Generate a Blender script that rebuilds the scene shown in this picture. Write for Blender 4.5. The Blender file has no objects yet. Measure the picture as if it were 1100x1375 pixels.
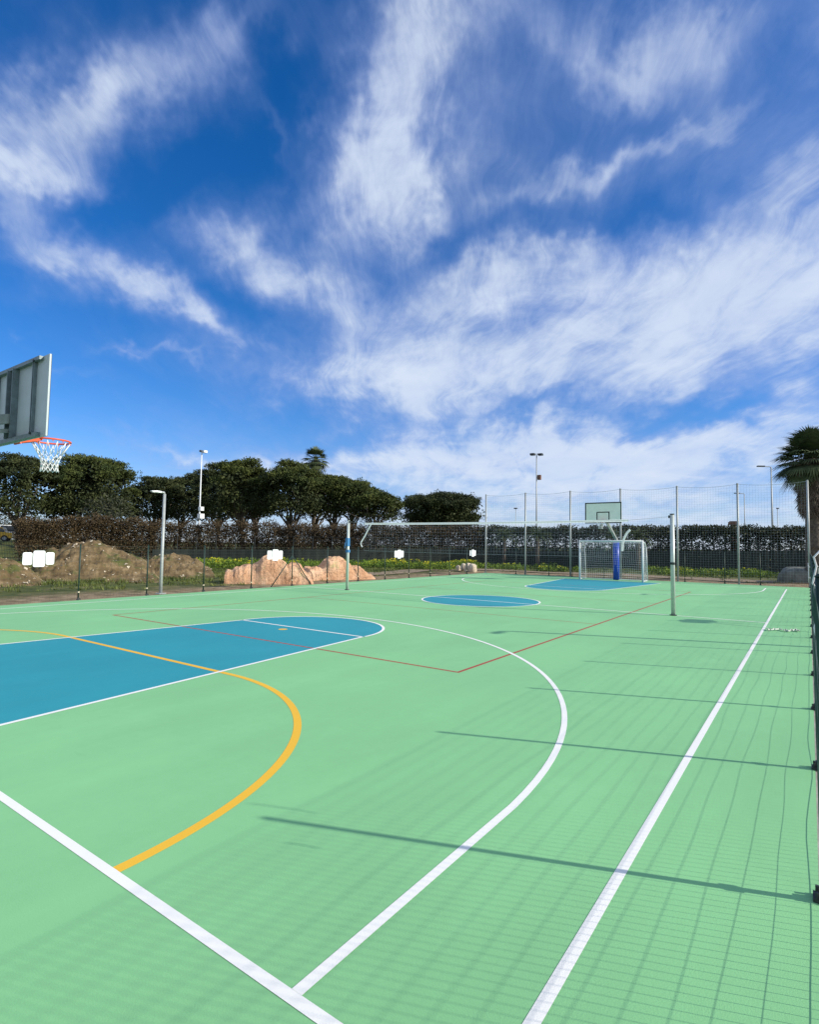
import bpy, math, random
from mathutils import Vector, Matrix, noise as mnoise
R = math.radians
S = bpy.context.scene
COL = S.collection
rng = random.Random(7)

# ------------------------------------------------------------------ camera (solved from the court markings)
CX, CY, CZ, YAW, PITCH, ROLL, FOC = -15.5463, -8.3313, 1.6763, 0.6189, 0.0588, 0.0151, 753.058
fw = Vector((math.cos(YAW)*math.cos(PITCH), math.sin(YAW)*math.cos(PITCH), math.sin(PITCH)))
rt = Vector((math.sin(YAW), -math.cos(YAW), 0)); up = rt.cross(fw)
r2 = rt*math.cos(ROLL)+up*math.sin(ROLL); u2 = -rt*math.sin(ROLL)+up*math.cos(ROLL)
cam = bpy.data.cameras.new('camera'); cam_o = bpy.data.objects.new('camera', cam); COL.objects.link(cam_o)
M = Matrix.Identity(4)
for i in range(3):
    M[i][0], M[i][1], M[i][2] = r2[i], u2[i], -fw[i]
M.translation = (CX, CY, CZ)
cam_o.matrix_world = M
cam.sensor_fit = 'HORIZONTAL'; cam.sensor_width = 36; cam.lens = FOC/1100*36
cam.clip_start = 0.05; cam.clip_end = 6000
S.camera = cam_o

def ray(u, v=730):
    return fw*FOC + r2*(u-550) - u2*(v-687.5)
def P(u, v, r):
    """world point seen at (u, v) at horizontal range r"""
    d = ray(u, v); k = r/math.hypot(d.x, d.y)
    return Vector((CX, CY, CZ))+d*k
def G(u, r, z=0.0):
    p = P(u, 730, r); return Vector((p.x, p.y, z))
def Z(u, v, r): return P(u, v, r).z

# ------------------------------------------------------------------ materials
def mat(name, col, rough=0.7, metal=0.0, var=0.15, scale=6.0, col2=None, bump=0.0, bscale=40.0, spec=0.5, detail=6, trans=0.0):
    m = bpy.data.materials.new(name); m.use_nodes = True
    nt = m.node_tree; b = nt.nodes['Principled BSDF']
    b.inputs['Roughness'].default_value = rough; b.inputs['Metallic'].default_value = metal
    b.inputs['Specular IOR Level'].default_value = spec
    tc = nt.nodes.new('ShaderNodeTexCoord')
    n = nt.nodes.new('ShaderNodeTexNoise'); n.inputs['Scale'].default_value = scale; n.inputs['Detail'].default_value = detail
    n.inputs['Roughness'].default_value = 0.62
    nt.links.new(tc.outputs['Object'], n.inputs['Vector'])
    rp = nt.nodes.new('ShaderNodeValToRGB'); rp.color_ramp.elements[0].position = .32; rp.color_ramp.elements[1].position = .68
    if col2 is None:
        c1 = [c*(1-var) for c in col]; c2 = [min(1, c*(1+var)) for c in col]
    else: c1, c2 = col, col2
    rp.color_ramp.elements[0].color = (*c1, 1); rp.color_ramp.elements[1].color = (*c2, 1)
    nt.links.new(n.outputs['Fac'], rp.inputs['Fac']); nt.links.new(rp.outputs['Color'], b.inputs['Base Color'])
    if bump:
        n2 = nt.nodes.new('ShaderNodeTexNoise'); n2.inputs['Scale'].default_value = bscale; n2.inputs['Detail'].default_value = 5
        nt.links.new(tc.outputs['Object'], n2.inputs['Vector'])
        bp = nt.nodes.new('ShaderNodeBump'); bp.inputs['Strength'].default_value = bump; bp.inputs['Distance'].default_value = .02
        nt.links.new(n2.outputs['Fac'], bp.inputs['Height']); nt.links.new(bp.outputs['Normal'], b.inputs['Normal'])
    return m

def court_mat(name, col, var, col_worn=None):
    """acrylic sports paint: broad roller patches, fine grit and a few scuffs"""
    m = bpy.data.materials.new(name); m.use_nodes = True
    nt = m.node_tree; L = nt.links; b = nt.nodes['Principled BSDF']
    b.inputs['Roughness'].default_value = .72; b.inputs['Specular IOR Level'].default_value = .35
    geo = nt.nodes.new('ShaderNodeNewGeometry')
    def noise(scale, det, vec=None, rough=.55):
        n = nt.nodes.new('ShaderNodeTexNoise'); n.inputs['Scale'].default_value = scale; n.inputs['Detail'].default_value = det
        n.inputs['Roughness'].default_value = rough
        L.new(vec or geo.outputs['Position'], n.inputs['Vector']); return n.outputs['Fac']
    def mth(op, a, b2, c=None):
        n = nt.nodes.new('ShaderNodeMath'); n.operation = op
        for i, x in enumerate((a, b2, c)):
            if x is None: continue
            if isinstance(x, (int, float)): n.inputs[i].default_value = x
            else: L.new(x, n.inputs[i])
        return n.outputs[0]
    mp = nt.nodes.new('ShaderNodeMapping'); mp.inputs['Scale'].default_value = (.35, 1.6, 1)
    L.new(geo.outputs['Position'], mp.inputs['Vector'])
    a = noise(.35, 4); s = noise(1.3, 5, mp.outputs[0]); g = noise(160, 2); d = noise(7, 6, rough=.7)
    v = mth('MULTIPLY_ADD', mth('SUBTRACT', a, .5), 1.0, 1.0)
    v = mth('MULTIPLY_ADD', mth('SUBTRACT', s, .5), .55, v)
    v = mth('MULTIPLY_ADD', mth('SUBTRACT', g, .5), .35, v)
    v = mth('MULTIPLY_ADD', mth('SUBTRACT', d, .5), .35, v)
    f = mth('MULTIPLY_ADD', mth('SUBTRACT', v, 1.0), var, 1.0)
    mx = nt.nodes.new('ShaderNodeVectorMath'); mx.operation = 'SCALE'; mx.inputs[0].default_value = col
    L.new(f, mx.inputs['Scale'])
    # thin dusty film, patchy
    du = nt.nodes.new('ShaderNodeMapRange'); du.inputs['From Min'].default_value = .58; du.inputs['From Max'].default_value = .8; du.inputs['To Max'].default_value = .3
    L.new(noise(.9, 8, rough=.68), du.inputs['Value'])
    mix = nt.nodes.new('ShaderNodeMix'); mix.data_type = 'RGBA'
    L.new(du.outputs[0], mix.inputs['Factor']); L.new(mx.outputs[0], mix.inputs['A'])
    mix.inputs['B'].default_value = (*(col_worn or [min(.7, c*1.2+.04) for c in col]), 1)
    mp2 = nt.nodes.new('ShaderNodeMapping'); mp2.inputs['Scale'].default_value = (3.2, .5, 1); mp2.inputs['Rotation'].default_value = (0, 0, .6)
    L.new(geo.outputs['Position'], mp2.inputs['Vector'])
    sc = nt.nodes.new('ShaderNodeMapRange'); sc.inputs['From Min'].default_value = .63; sc.inputs['From Max'].default_value = .78; sc.inputs['To Max'].default_value = .28
    L.new(noise(1.7, 9, mp2.outputs[0], .72), sc.inputs['Value'])
    mix2 = nt.nodes.new('ShaderNodeMix'); mix2.data_type = 'RGBA'; L.new(sc.outputs[0], mix2.inputs['Factor']); L.new(mix.outputs['Result'], mix2.inputs['A'])
    mix2.inputs['B'].default_value = (*[c*.62+.02 for c in col], 1)
    L.new(mix2.outputs['Result'], b.inputs['Base Color'])
    rr = mth('MULTIPLY_ADD', a, .25, .58); L.new(rr, b.inputs['Roughness'])
    bp = nt.nodes.new('ShaderNodeBump'); bp.inputs['Strength'].default_value = .25; bp.inputs['Distance'].default_value = .004
    L.new(g, bp.inputs['Height']); L.new(bp.outputs['Normal'], b.inputs['Normal'])
    return m

MT = dict(
    green=court_mat('green_acrylic_paint', (.225, .515, .232), .3),
    blue=court_mat('blue_acrylic_paint', (.026, .285, .34), .3, (.06, .33, .45)),
    white=court_mat('white_line_paint', (.83, .82, .765), .12, (.66, .68, .63)),
    yellow=court_mat('yellow_line_paint', (.80, .46, .035), .12),
    red=court_mat('red_line_paint', (.36, .075, .05), .15),
    slab=mat('concrete_slab_edge', (.33, .31, .27), .9, var=.25, scale=5),
    kerb=mat('pale_concrete_kerb', (.42, .55, .46), .9, scale=3, col2=(.58, .62, .58), bump=.3),
    galv=mat('galvanised_steel', (.37, .39, .385), .5, .2, var=.12, scale=14),
    alu=mat('brushed_aluminium', (.50, .55, .51), .45, .25, var=.1, scale=10),
    whitepaint=mat('white_painted_steel', (.74, .76, .75), .45, var=.06, scale=9),
    postgreen=mat('green_coated_wire', (.008, .032, .022), .5, var=.25, scale=10),
    wire=mat('dark_green_mesh_wire', (.011, .05, .034), .55, var=.2, scale=4),
    wirefar=mat('weathered_mesh_wire', (.05, .06, .05), .6, var=.2, scale=4),
    signwhite=mat('white_plastic_sign', (.8, .81, .83), .5, var=.04, scale=5),
    board=mat('grey_laminate_board', (.42, .49, .49), .5, var=.07, scale=4),
    boardfar=mat('pale_green_laminate_board', (.80, .86, .74), .5, var=.05, scale=3),
    dark=mat('dark_painted_trim', (.02, .028, .03), .55, var=.2, scale=8),
    steel=mat('dull_galvanised_frame', (.17, .215, .225), .55, .35, var=.22, scale=12),
    beam=mat('galvanised_beam', (.36, .39, .36), .5, .4, var=.2, scale=9),
    orange=mat('orange_enamel_rim', (.75, .10, .03), .45, var=.1, scale=20),
    cord=mat('white_cord', (.78, .79, .78), .8, var=.06, scale=30),
    netwhite=mat('white_net_twine', (.82, .83, .82), .85, var=.08, scale=9),
    netgrey=mat('grey_net_twine', (.33, .36, .38), .85, var=.08, scale=9),
    pad=mat('blue_vinyl_padding', (.005, .05, .42), .38, var=.12, scale=5, bump=.2, bscale=9),
    winch=mat('blue_steel_winch', (.03, .16, .36), .5, var=.15, scale=12),
    bark=mat('pine_bark', (.06, .047, .038), .95, scale=9, col2=(.17, .135, .105), bump=.8, bscale=14),
    palmbark=mat('palm_fibre_trunk', (.05, .042, .034), .95, scale=9, col2=(.15, .12, .09), bump=1, bscale=12),
    shade=mat('dark_green_shade_cloth', (.010, .016, .013), .95, scale=.8, col2=(.022, .030, .024), bump=.5, bscale=3),
    rock=None, dirt=None,
    stone=mat('pale_field_stone', (.42, .34, .25), .95, scale=4, col2=(.62, .55, .42), bump=.8, bscale=9),
    greystone=mat('grey_weathered_boulder', (.09, .10, .085), .95, scale=3, col2=(.20, .21, .18), bump=.9, bscale=7),
    van=mat('white_vehicle_paint', (.75, .76, .76), .3, var=.05, scale=2),
    yellowcar=mat('yellow_vehicle_paint', (.85, .50, .03), .35, var=.08, scale=2),
    glass=mat('dark_vehicle_glass', (.015, .02, .025), .12, var=.1, scale=2),
    rubber=mat('black_rubber', (.015, .015, .015), .8, var=.2, scale=9),
    brick=mat('weathered_brown_timber', (.16, .085, .06), .9, var=.3, scale=4),
    lens=mat('frosted_lamp_lens', (.6, .62, .62), .35, var=.05, scale=6),
    scrap=mat('dirty_plastic_scrap', (.30, .36, .28), .6, scale=14, col2=(.60, .63, .56)),
    deadleaf=mat('dry_brown_palm_leaf', (.075, .055, .044), .9, scale=2.5, col2=(.24, .18, .13)),
)
def translucent(m, f):
    nt = m.node_tree; b = nt.nodes['Principled BSDF']; o = nt.nodes['Material Output']
    t = nt.nodes.new('ShaderNodeBsdfTranslucent'); x = nt.nodes.new('ShaderNodeMixShader'); x.inputs[0].default_value = f
    src = b.inputs['Base Color'].links[0].from_socket; nt.links.new(src, t.inputs['Color'])
    nt.links.new(b.outputs[0], x.inputs[1]); nt.links.new(t.outputs[0], x.inputs[2]); nt.links.new(x.outputs[0], o.inputs['Surface'])
MT['tape'] = mat('white_vinyl_net_tape', (.90, .90, .90), .6, var=.03, scale=9); translucent(MT['tape'], .62)
def leafmat(name, a, b, scale=.7, rough=.75):
    m = mat(name, a, rough, scale=scale, col2=b, spec=.25, detail=4)
    return m
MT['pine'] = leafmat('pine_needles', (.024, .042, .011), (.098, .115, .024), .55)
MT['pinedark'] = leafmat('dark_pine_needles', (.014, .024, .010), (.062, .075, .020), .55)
MT['pinedry'] = leafmat('dry_inner_twigs', (.030, .027, .018), (.085, .068, .045), 1.1)
MT['olive'] = leafmat('grey_green_leaves', (.020, .027, .015), (.058, .062, .034), .9)
MT['brownleaf'] = leafmat('russet_hedge_leaves', (.032, .023, .012), (.108, .074, .034), .8)
MT['brownthin'] = leafmat('dull_brown_hedge_leaves', (.030, .022, .013), (.10, .070, .036), .8)
MT['hedgegreen'] = leafmat('dark_evergreen_leaves', (.014, .020, .009), (.052, .058, .020), 1.0)
MT['palm'] = leafmat('palm_fronds', (.035, .055, .024), (.13, .16, .065), 1.2)
MT['agave'] = leafmat('agave_leaves', (.02, .032, .012), (.07, .085, .03), 1.2)
MT['grass'] = leafmat('meadow_grass', (.045, .075, .012), (.17, .19, .048), .35)
MT['weed'] = leafmat('tall_green_weeds', (.04, .09, .008), (.19, .27, .022), .8)
MT['flower'] = leafmat('yellow_blossom', (.42, .40, .01), (.60, .55, .03), 2)

def ground_mat(name, kind):
    m = bpy.data.materials.new(name); m.use_nodes = True
    nt = m.node_tree; L = nt.links; b = nt.nodes['Principled BSDF']
    b.inputs['Roughness'].default_value = .95; b.inputs['Specular IOR Level'].default_value = .2
    geo = nt.nodes.new('ShaderNodeNewGeometry')
    def noise(scale, det=8, rough=.62):
        n = nt.nodes.new('ShaderNodeTexNoise'); n.inputs['Scale'].default_value = scale; n.inputs['Detail'].default_value = det
        n.inputs['Roughness'].default_value = rough; L.new(geo.outputs['Position'], n.inputs['Vector']); return n.outputs['Fac']
    def ramp(fac, stops):
        r = nt.nodes.new('ShaderNodeValToRGB'); e = r.color_ramp.elements
        e[0].position, e[0].color = stops[0][0], (*stops[0][1], 1); e[1].position, e[1].color = stops[-1][0], (*stops[-1][1], 1)
        for p, c in stops[1:-1]:
            x = e.new(p); x.color = (*c, 1)
        L.new(fac, r.inputs['Fac']); return r.outputs['Color']
    def mix(f, a, c):
        n = nt.nodes.new('ShaderNodeMix'); n.data_type = 'RGBA'; L.new(f, n.inputs['Factor']); L.new(a, n.inputs['A']); L.new(c, n.inputs['B']); return n.outputs['Result']
    soil = ramp(noise(2.2), [(.3, (.12, .09, .048)), (.5, (.26, .19, .11)), (.72, (.43, .335, .21))])
    grass = ramp(noise(1.1), [(.3, (.035, .052, .012)), (.52, (.085, .10, .026)), (.72, (.20, .175, .065))])
    if kind == 'ground':
        # bare trodden soil round the court, turf further out: distance outside the slab rectangle
        sep = nt.nodes.new('ShaderNodeSeparateXYZ'); L.new(geo.outputs['Position'], sep.inputs[0])
        def mth(op, a, b2):
            n = nt.nodes.new('ShaderNodeMath'); n.operation = op
            for i, x in enumerate((a, b2)):
                if isinstance(x, (int, float)): n.inputs[i].default_value = x
                else: L.new(x, n.inputs[i])
            return n.outputs[0]
        dx = mth('MULTIPLY', mth('SUBTRACT', mth('ABSOLUTE', sep.outputs[0], 0), 16.4), .42); dy = mth('SUBTRACT', mth('ABSOLUTE', sep.outputs[1], 0), 8.5)
        dd = mth('MAXIMUM', dx, dy)
        dd = mth('ADD', dd, mth('MULTIPLY', mth('SUBTRACT', noise(.35, 6), .5), 5.5))
        dd = mth('ADD', dd, mth('MULTIPLY', mth('SUBTRACT', noise(2.5, 6), .5), 2.5))
        mr = nt.nodes.new('ShaderNodeMapRange'); mr.inputs['From Min'].default_value = 1.5; mr.inputs['From Max'].default_value = 3.2
        L.new(dd, mr.inputs['Value'])
        col = mix(mr.outputs[0], soil, grass)
    elif kind == 'path':
        col = ramp(noise(3), [(.3, (.20, .15, .10)), (.7, (.36, .28, .19))])
    elif kind == 'dirt':
        base = ramp(noise(1.6, 9, .7), [(.28, (.045, .030, .014)), (.5, (.155, .108, .052)), (.72, (.34, .25, .14))])
        tuft = ramp(noise(.9, 7, .7), [(.53, (0, 0, 0)), (.62, (.9, .9, .9))])
        col = mix(tuft, base, grass)
    elif kind == 'rock':
        base = ramp(noise(1.5, 9, .68), [(.28, (.42, .21, .115)), (.48, (.64, .37, .215)), (.7, (.78, .53, .35))])
        lich = ramp(noise(2.3, 7, .6), [(.6, (0, 0, 0)), (.7, (.8, .8, .8))])
        yel = ramp(noise(5), [(.3, (.42, .34, .15)), (.7, (.56, .46, .24))])
        col = mix(lich, base, yel)
        v = nt.nodes.new('ShaderNodeTexVoronoi'); v.feature = 'DISTANCE_TO_EDGE'; v.inputs['Scale'].default_value = 1.3
        wn = nt.nodes.new('ShaderNodeTexNoise'); wn.inputs['Scale'].default_value = 1.2; wn.inputs['Detail'].default_value = 5; L.new(geo.outputs['Position'], wn.inputs['Vector'])
        va = nt.nodes.new('ShaderNodeVectorMath'); va.operation = 'ADD'; L.new(geo.outputs['Position'], va.inputs[0]); L.new(wn.outputs['Color'], va.inputs[1]); L.new(va.outputs[0], v.inputs['Vector'])
        cr = ramp(v.outputs['Distance'], [(.0, (.7, .7, .7)), (.022, (0, 0, 0))])
        dk = ramp(noise(4), [(.3, (.16, .085, .05)), (.7, (.25, .14, .09))])
        col = mix(cr, col, dk)
    L.new(col, b.inputs['Base Color'])
    bp = nt.nodes.new('ShaderNodeBump'); bp.inputs['Strength'].default_value = .9; bp.inputs['Distance'].default_value = .14 if kind == 'rock' else .06
    L.new(noise(7, 9, .7), bp.inputs['Height']); L.new(bp.outputs['Normal'], b.inputs['Normal'])
    return m
MT['ground'] = ground_mat('soil_and_turf', 'ground'); MT['path'] = ground_mat('sandy_track', 'path')
MT['dirt'] = ground_mat('heaped_earth', 'dirt'); MT['rock'] = ground_mat('pink_granite', 'rock')

# ------------------------------------------------------------------ mesh builder
class MB:
    def __init__(s): s.v = []; s.f = []
    def add(s, vs, fs):
        k = len(s.v); s.v += [tuple(x) for x in vs]; s.f += [tuple(i+k for i in f) for f in fs]
    def box(s, c, d, rot=None):
        c = Vector(c); h = Vector(d)/2
        pts = [Vector((x*h.x, y*h.y, z*h.z)) for x in (-1, 1) for y in (-1, 1) for z in (-1, 1)]
        if rot is not None: pts = [rot @ p for p in pts]
        s.add([c+p for p in pts], [(0, 1, 3, 2), (4, 6, 7, 5), (0, 4, 5, 1), (2, 3, 7, 6), (0, 2, 6, 4), (1, 5, 7, 3)])
    def bar(s, a, b, w, h, upv=(0, 0, 1)):
        """rectangular bar from a to b"""
        a, b = Vector(a), Vector(b); d = (b-a).normalized(); upv = Vector(upv)
        x = d.cross(upv).normalized()*w/2; y = x.normalized().cross(d)*h/2
        s.add([a-x-y, a+x-y, a+x+y, a-x+y, b-x-y, b+x-y, b+x+y, b-x+y],
              [(3, 2, 1, 0), (4, 5, 6, 7), (0, 1, 5, 4), (1, 2, 6, 5), (2, 3, 7, 6), (3, 0, 4, 7)])
    def tube(s, pts, rad, n=8, caps=True):
        pts = [Vector(p) for p in pts]
        if isinstance(rad, (int, float)): rad = [rad]*len(pts)
        k = len(s.v); prev = None
        for i, p in enumerate(pts):
            d = (pts[min(i+1, len(pts)-1)]-pts[max(i-1, 0)]).normalized()
            ref = prev if prev is not None else (Vector((0, 0, 1)) if abs(d.z) < .9 else Vector((1, 0, 0)))
            x = (ref - d*ref.dot(d))
            if x.length < 1e-5: x = d.orthogonal()
            x.normalize(); y = d.cross(x); prev = x
            for j in range(n):
                t = 2*math.pi*j/n; s.v.append(tuple(p+(x*math.cos(t)+y*math.sin(t))*rad[i]))
        for i in range(len(pts)-1):
            for j in range(n):
                a = k+i*n+j; b = k+i*n+(j+1) % n; s.f.append((a, b, b+n, a+n))
        if caps and n > 2:
            s.f.append(tuple(k+j for j in reversed(range(n)))); s.f.append(tuple(k+(len(pts)-1)*n+j for j in range(n)))
    def leaf(s, c, d, w, l, nrm):
        """a pointed four-sided leaf"""
        x = d.cross(nrm)
        if x.length < 1e-4: x = d.orthogonal()
        x.normalize(); x *= w/2
        s.add([c, c+d*l*.45+x, c+d*l, c+d*l*.45-x], [(0, 1, 2, 3)])
    def clump(s, c, r, n, size, flat=1.0, upb=.3, rnd=rng, wr=.5):
        for _ in range(n):
            while True:
                o = Vector((rnd.uniform(-1, 1), rnd.uniform(-1, 1), rnd.uniform(-1, 1)))
                if .2 < o.length <= 1: break
            pos = Vector(c)+Vector((o.x*r, o.y*r, o.z*r*flat))
            d = (o.normalized()+Vector((rnd.gauss(0, .5), rnd.gauss(0, .5), rnd.gauss(upb, .5)))).normalized()
            nn = Vector((rnd.gauss(0, 1), rnd.gauss(0, 1), rnd.gauss(.4, 1)))
            l = size*rnd.uniform(.7, 1.4); s.leaf(pos, d, l*wr, l, nn)
    def build(s, name, m, parent=None, smooth=False, origin=None):
        me = bpy.data.meshes.new(name)
        o0 = Vector(origin) if origin is not None else (Vector(parent.location) if parent is not None and parent.type == 'EMPTY' else Vector((0, 0, 0)))
        if parent is not None and parent.type == 'MESH':
            o0 = Vector(parent.location)+(Vector(parent.parent.location) if parent.parent else Vector((0, 0, 0)))
        me.from_pydata([tuple(Vector(p)-o0) for p in s.v], [], s.f); me.update()
        me.materials.append(MT[m] if isinstance(m, str) else m)
        if smooth: me.polygons.foreach_set('use_smooth', [True]*len(me.polygons))
        o = bpy.data.objects.new(name, me); COL.objects.link(o)
        if parent is not None: o.parent = parent
        elif origin is not None: o.location = o0
        return o

def tag(o, label, cat, group=None):
    o['label'] = label; o['category'] = cat
    if group: o['group'] = group
    return o
def thing(name, loc, label, cat, group=None, rz=0.0):
    o = bpy.data.objects.new(name, None); COL.objects.link(o); o.location = loc; o.rotation_euler.z = rz
    o.empty_display_size = .3
    return tag(o, label, cat, group)
def structure(o): o['kind'] = 'structure'; return o
def stuff(o): o['kind'] = 'stuff'; return o
def kids(o): return [c for c in bpy.data.objects if c.parent is o]
def dup(o, loc, label=None, rz=None):
    def cp(x, par):
        c = x.copy(); COL.objects.link(c)
        if par is not None: c.parent = par
        for ch in kids(x): cp(ch, c)
        return c
    r = cp(o, None); r.location = loc
    if rz is not None: r.rotation_euler.z = rz
    if label: r['label'] = label
    return r

# ------------------------------------------------------------------ light
SUN_AZ, SUN_EL = R(-69.0), R(27.5)
sun = bpy.data.lights.new('sun', 'SUN'); sun.energy = 5.0; sun.angle = R(.7); sun.color = (1, .94, .83)
so = bpy.data.objects.new('sun', sun); COL.objects.link(so)
sd = Vector((math.cos(SUN_AZ)*math.cos(SUN_EL), math.sin(SUN_AZ)*math.cos(SUN_EL), math.sin(SUN_EL)))
so.rotation_euler = sd.to_track_quat('Z', 'Y').to_euler(); so.location = (0, -20, 30)
#SKYBEGIN
# ------------------------------------------------------------------ sky: Nishita daylight with procedural cirrus
w = bpy.data.worlds.new('World'); S.world = w; w.use_nodes = True
nt = w.node_tree; LK = nt.links; bg = nt.nodes['Background']
def nd(t, **k):
    n = nt.nodes.new(t)
    for a, v in k.items(): setattr(n, a, v)
    return n
def mth(op, a, b=None, c=None, clamp=False):
    n = nd('ShaderNodeMath', operation=op, use_clamp=clamp)
    for i, x in enumerate((a, b, c)):
        if x is None: continue
        if isinstance(x, (int, float)): n.inputs[i].default_value = x
        else: LK.new(x, n.inputs[i])
    return n.outputs[0]
def vmath(op, a, b=None, out=0, scale=None):
    n = nd('ShaderNodeVectorMath', operation=op)
    for i, x in enumerate((a, b)):
        if x is None: continue
        if isinstance(x, (tuple, list)): n.inputs[i].default_value = x
        else: LK.new(x, n.inputs[i])
    if scale is not None: n.inputs['Scale'].default_value = scale
    return n.outputs[out]
def smooth(x, a, b, lo=0.0, hi=1.0):
    n = nd('ShaderNodeMapRange', interpolation_type='SMOOTHSTEP')
    for k, v in (('From Min', a), ('From Max', b), ('To Min', lo), ('To Max', hi)): n.inputs[k].default_value = v
    LK.new(x, n.inputs['Value']); return n.outputs[0]
sky = nd('ShaderNodeTexSky', sky_type='NISHITA')
sky.sun_disc = False; sky.sun_elevation = SUN_EL; sky.sun_rotation = math.pi/2-SUN_AZ
sky.altitude = 0; sky.air_density = 1.0; sky.dust_density = .0; sky.ozone_density = 3.0
tc = nd('ShaderNodeTexCoord'); D = tc.outputs['Generated']
HD = R(35.46)                                    # the heading the cloud field is laid out from
hx = vmath('DOT_PRODUCT', D, (math.cos(HD), math.sin(HD), 0), 1); hy = vmath('DOT_PRODUCT', D, (-math.sin(HD), math.cos(HD), 0), 1)
sp = nd('ShaderNodeSeparateXYZ'); LK.new(D, sp.inputs[0]); hz = sp.outputs[2]
az = mth('MULTIPLY', mth('ARCTAN2', hy, hx), 180/math.pi); el = mth('MULTIPLY', mth('ARCSINE', hz), 180/math.pi)
def noise(vec, scale, det=8, rough=.58, dist=0.0, lac=2.0):
    n = nd('ShaderNodeTexNoise'); n.inputs['Scale'].default_value = scale; n.inputs['Detail'].default_value = det
    n.inputs['Roughness'].default_value = rough; n.inputs['Distortion'].default_value = dist; n.inputs['Lacunarity'].default_value = lac
    LK.new(vec, n.inputs['Vector']); return n
# cloud-deck coordinates: streaks run along the heading and so converge towards the horizon
den = mth('ADD', mth('MAXIMUM', hz, 0.0), .16)
deck = nd('ShaderNodeCombineXYZ'); LK.new(mth('DIVIDE', hx, den), deck.inputs[0]); LK.new(mth('DIVIDE', hy, den), deck.inputs[1]); deck = deck.outputs[0]
sph = nd('ShaderNodeCombineXYZ'); LK.new(az, sph.inputs[0]); LK.new(el, sph.inputs[1]); sph = sph.outputs[0]
w1n = noise(sph, .055, 5, .6); w2n = noise(sph, .22, 6, .6)
warp = vmath('ADD', vmath('SCALE', vmath('SUBTRACT', w1n.outputs['Color'], (.5, .5, .5)), None, 0, 16.0), vmath('SCALE', vmath('SUBTRACT', w2n.outputs['Color'], (.5, .5, .5)), None, 0, 5.0))
pw = vmath('ADD', sph, warp)
sq = nd('ShaderNodeSeparateXYZ'); LK.new(pw, sq.inputs[0]); PX, PYs = sq.outputs[0], sq.outputs[1]
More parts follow.
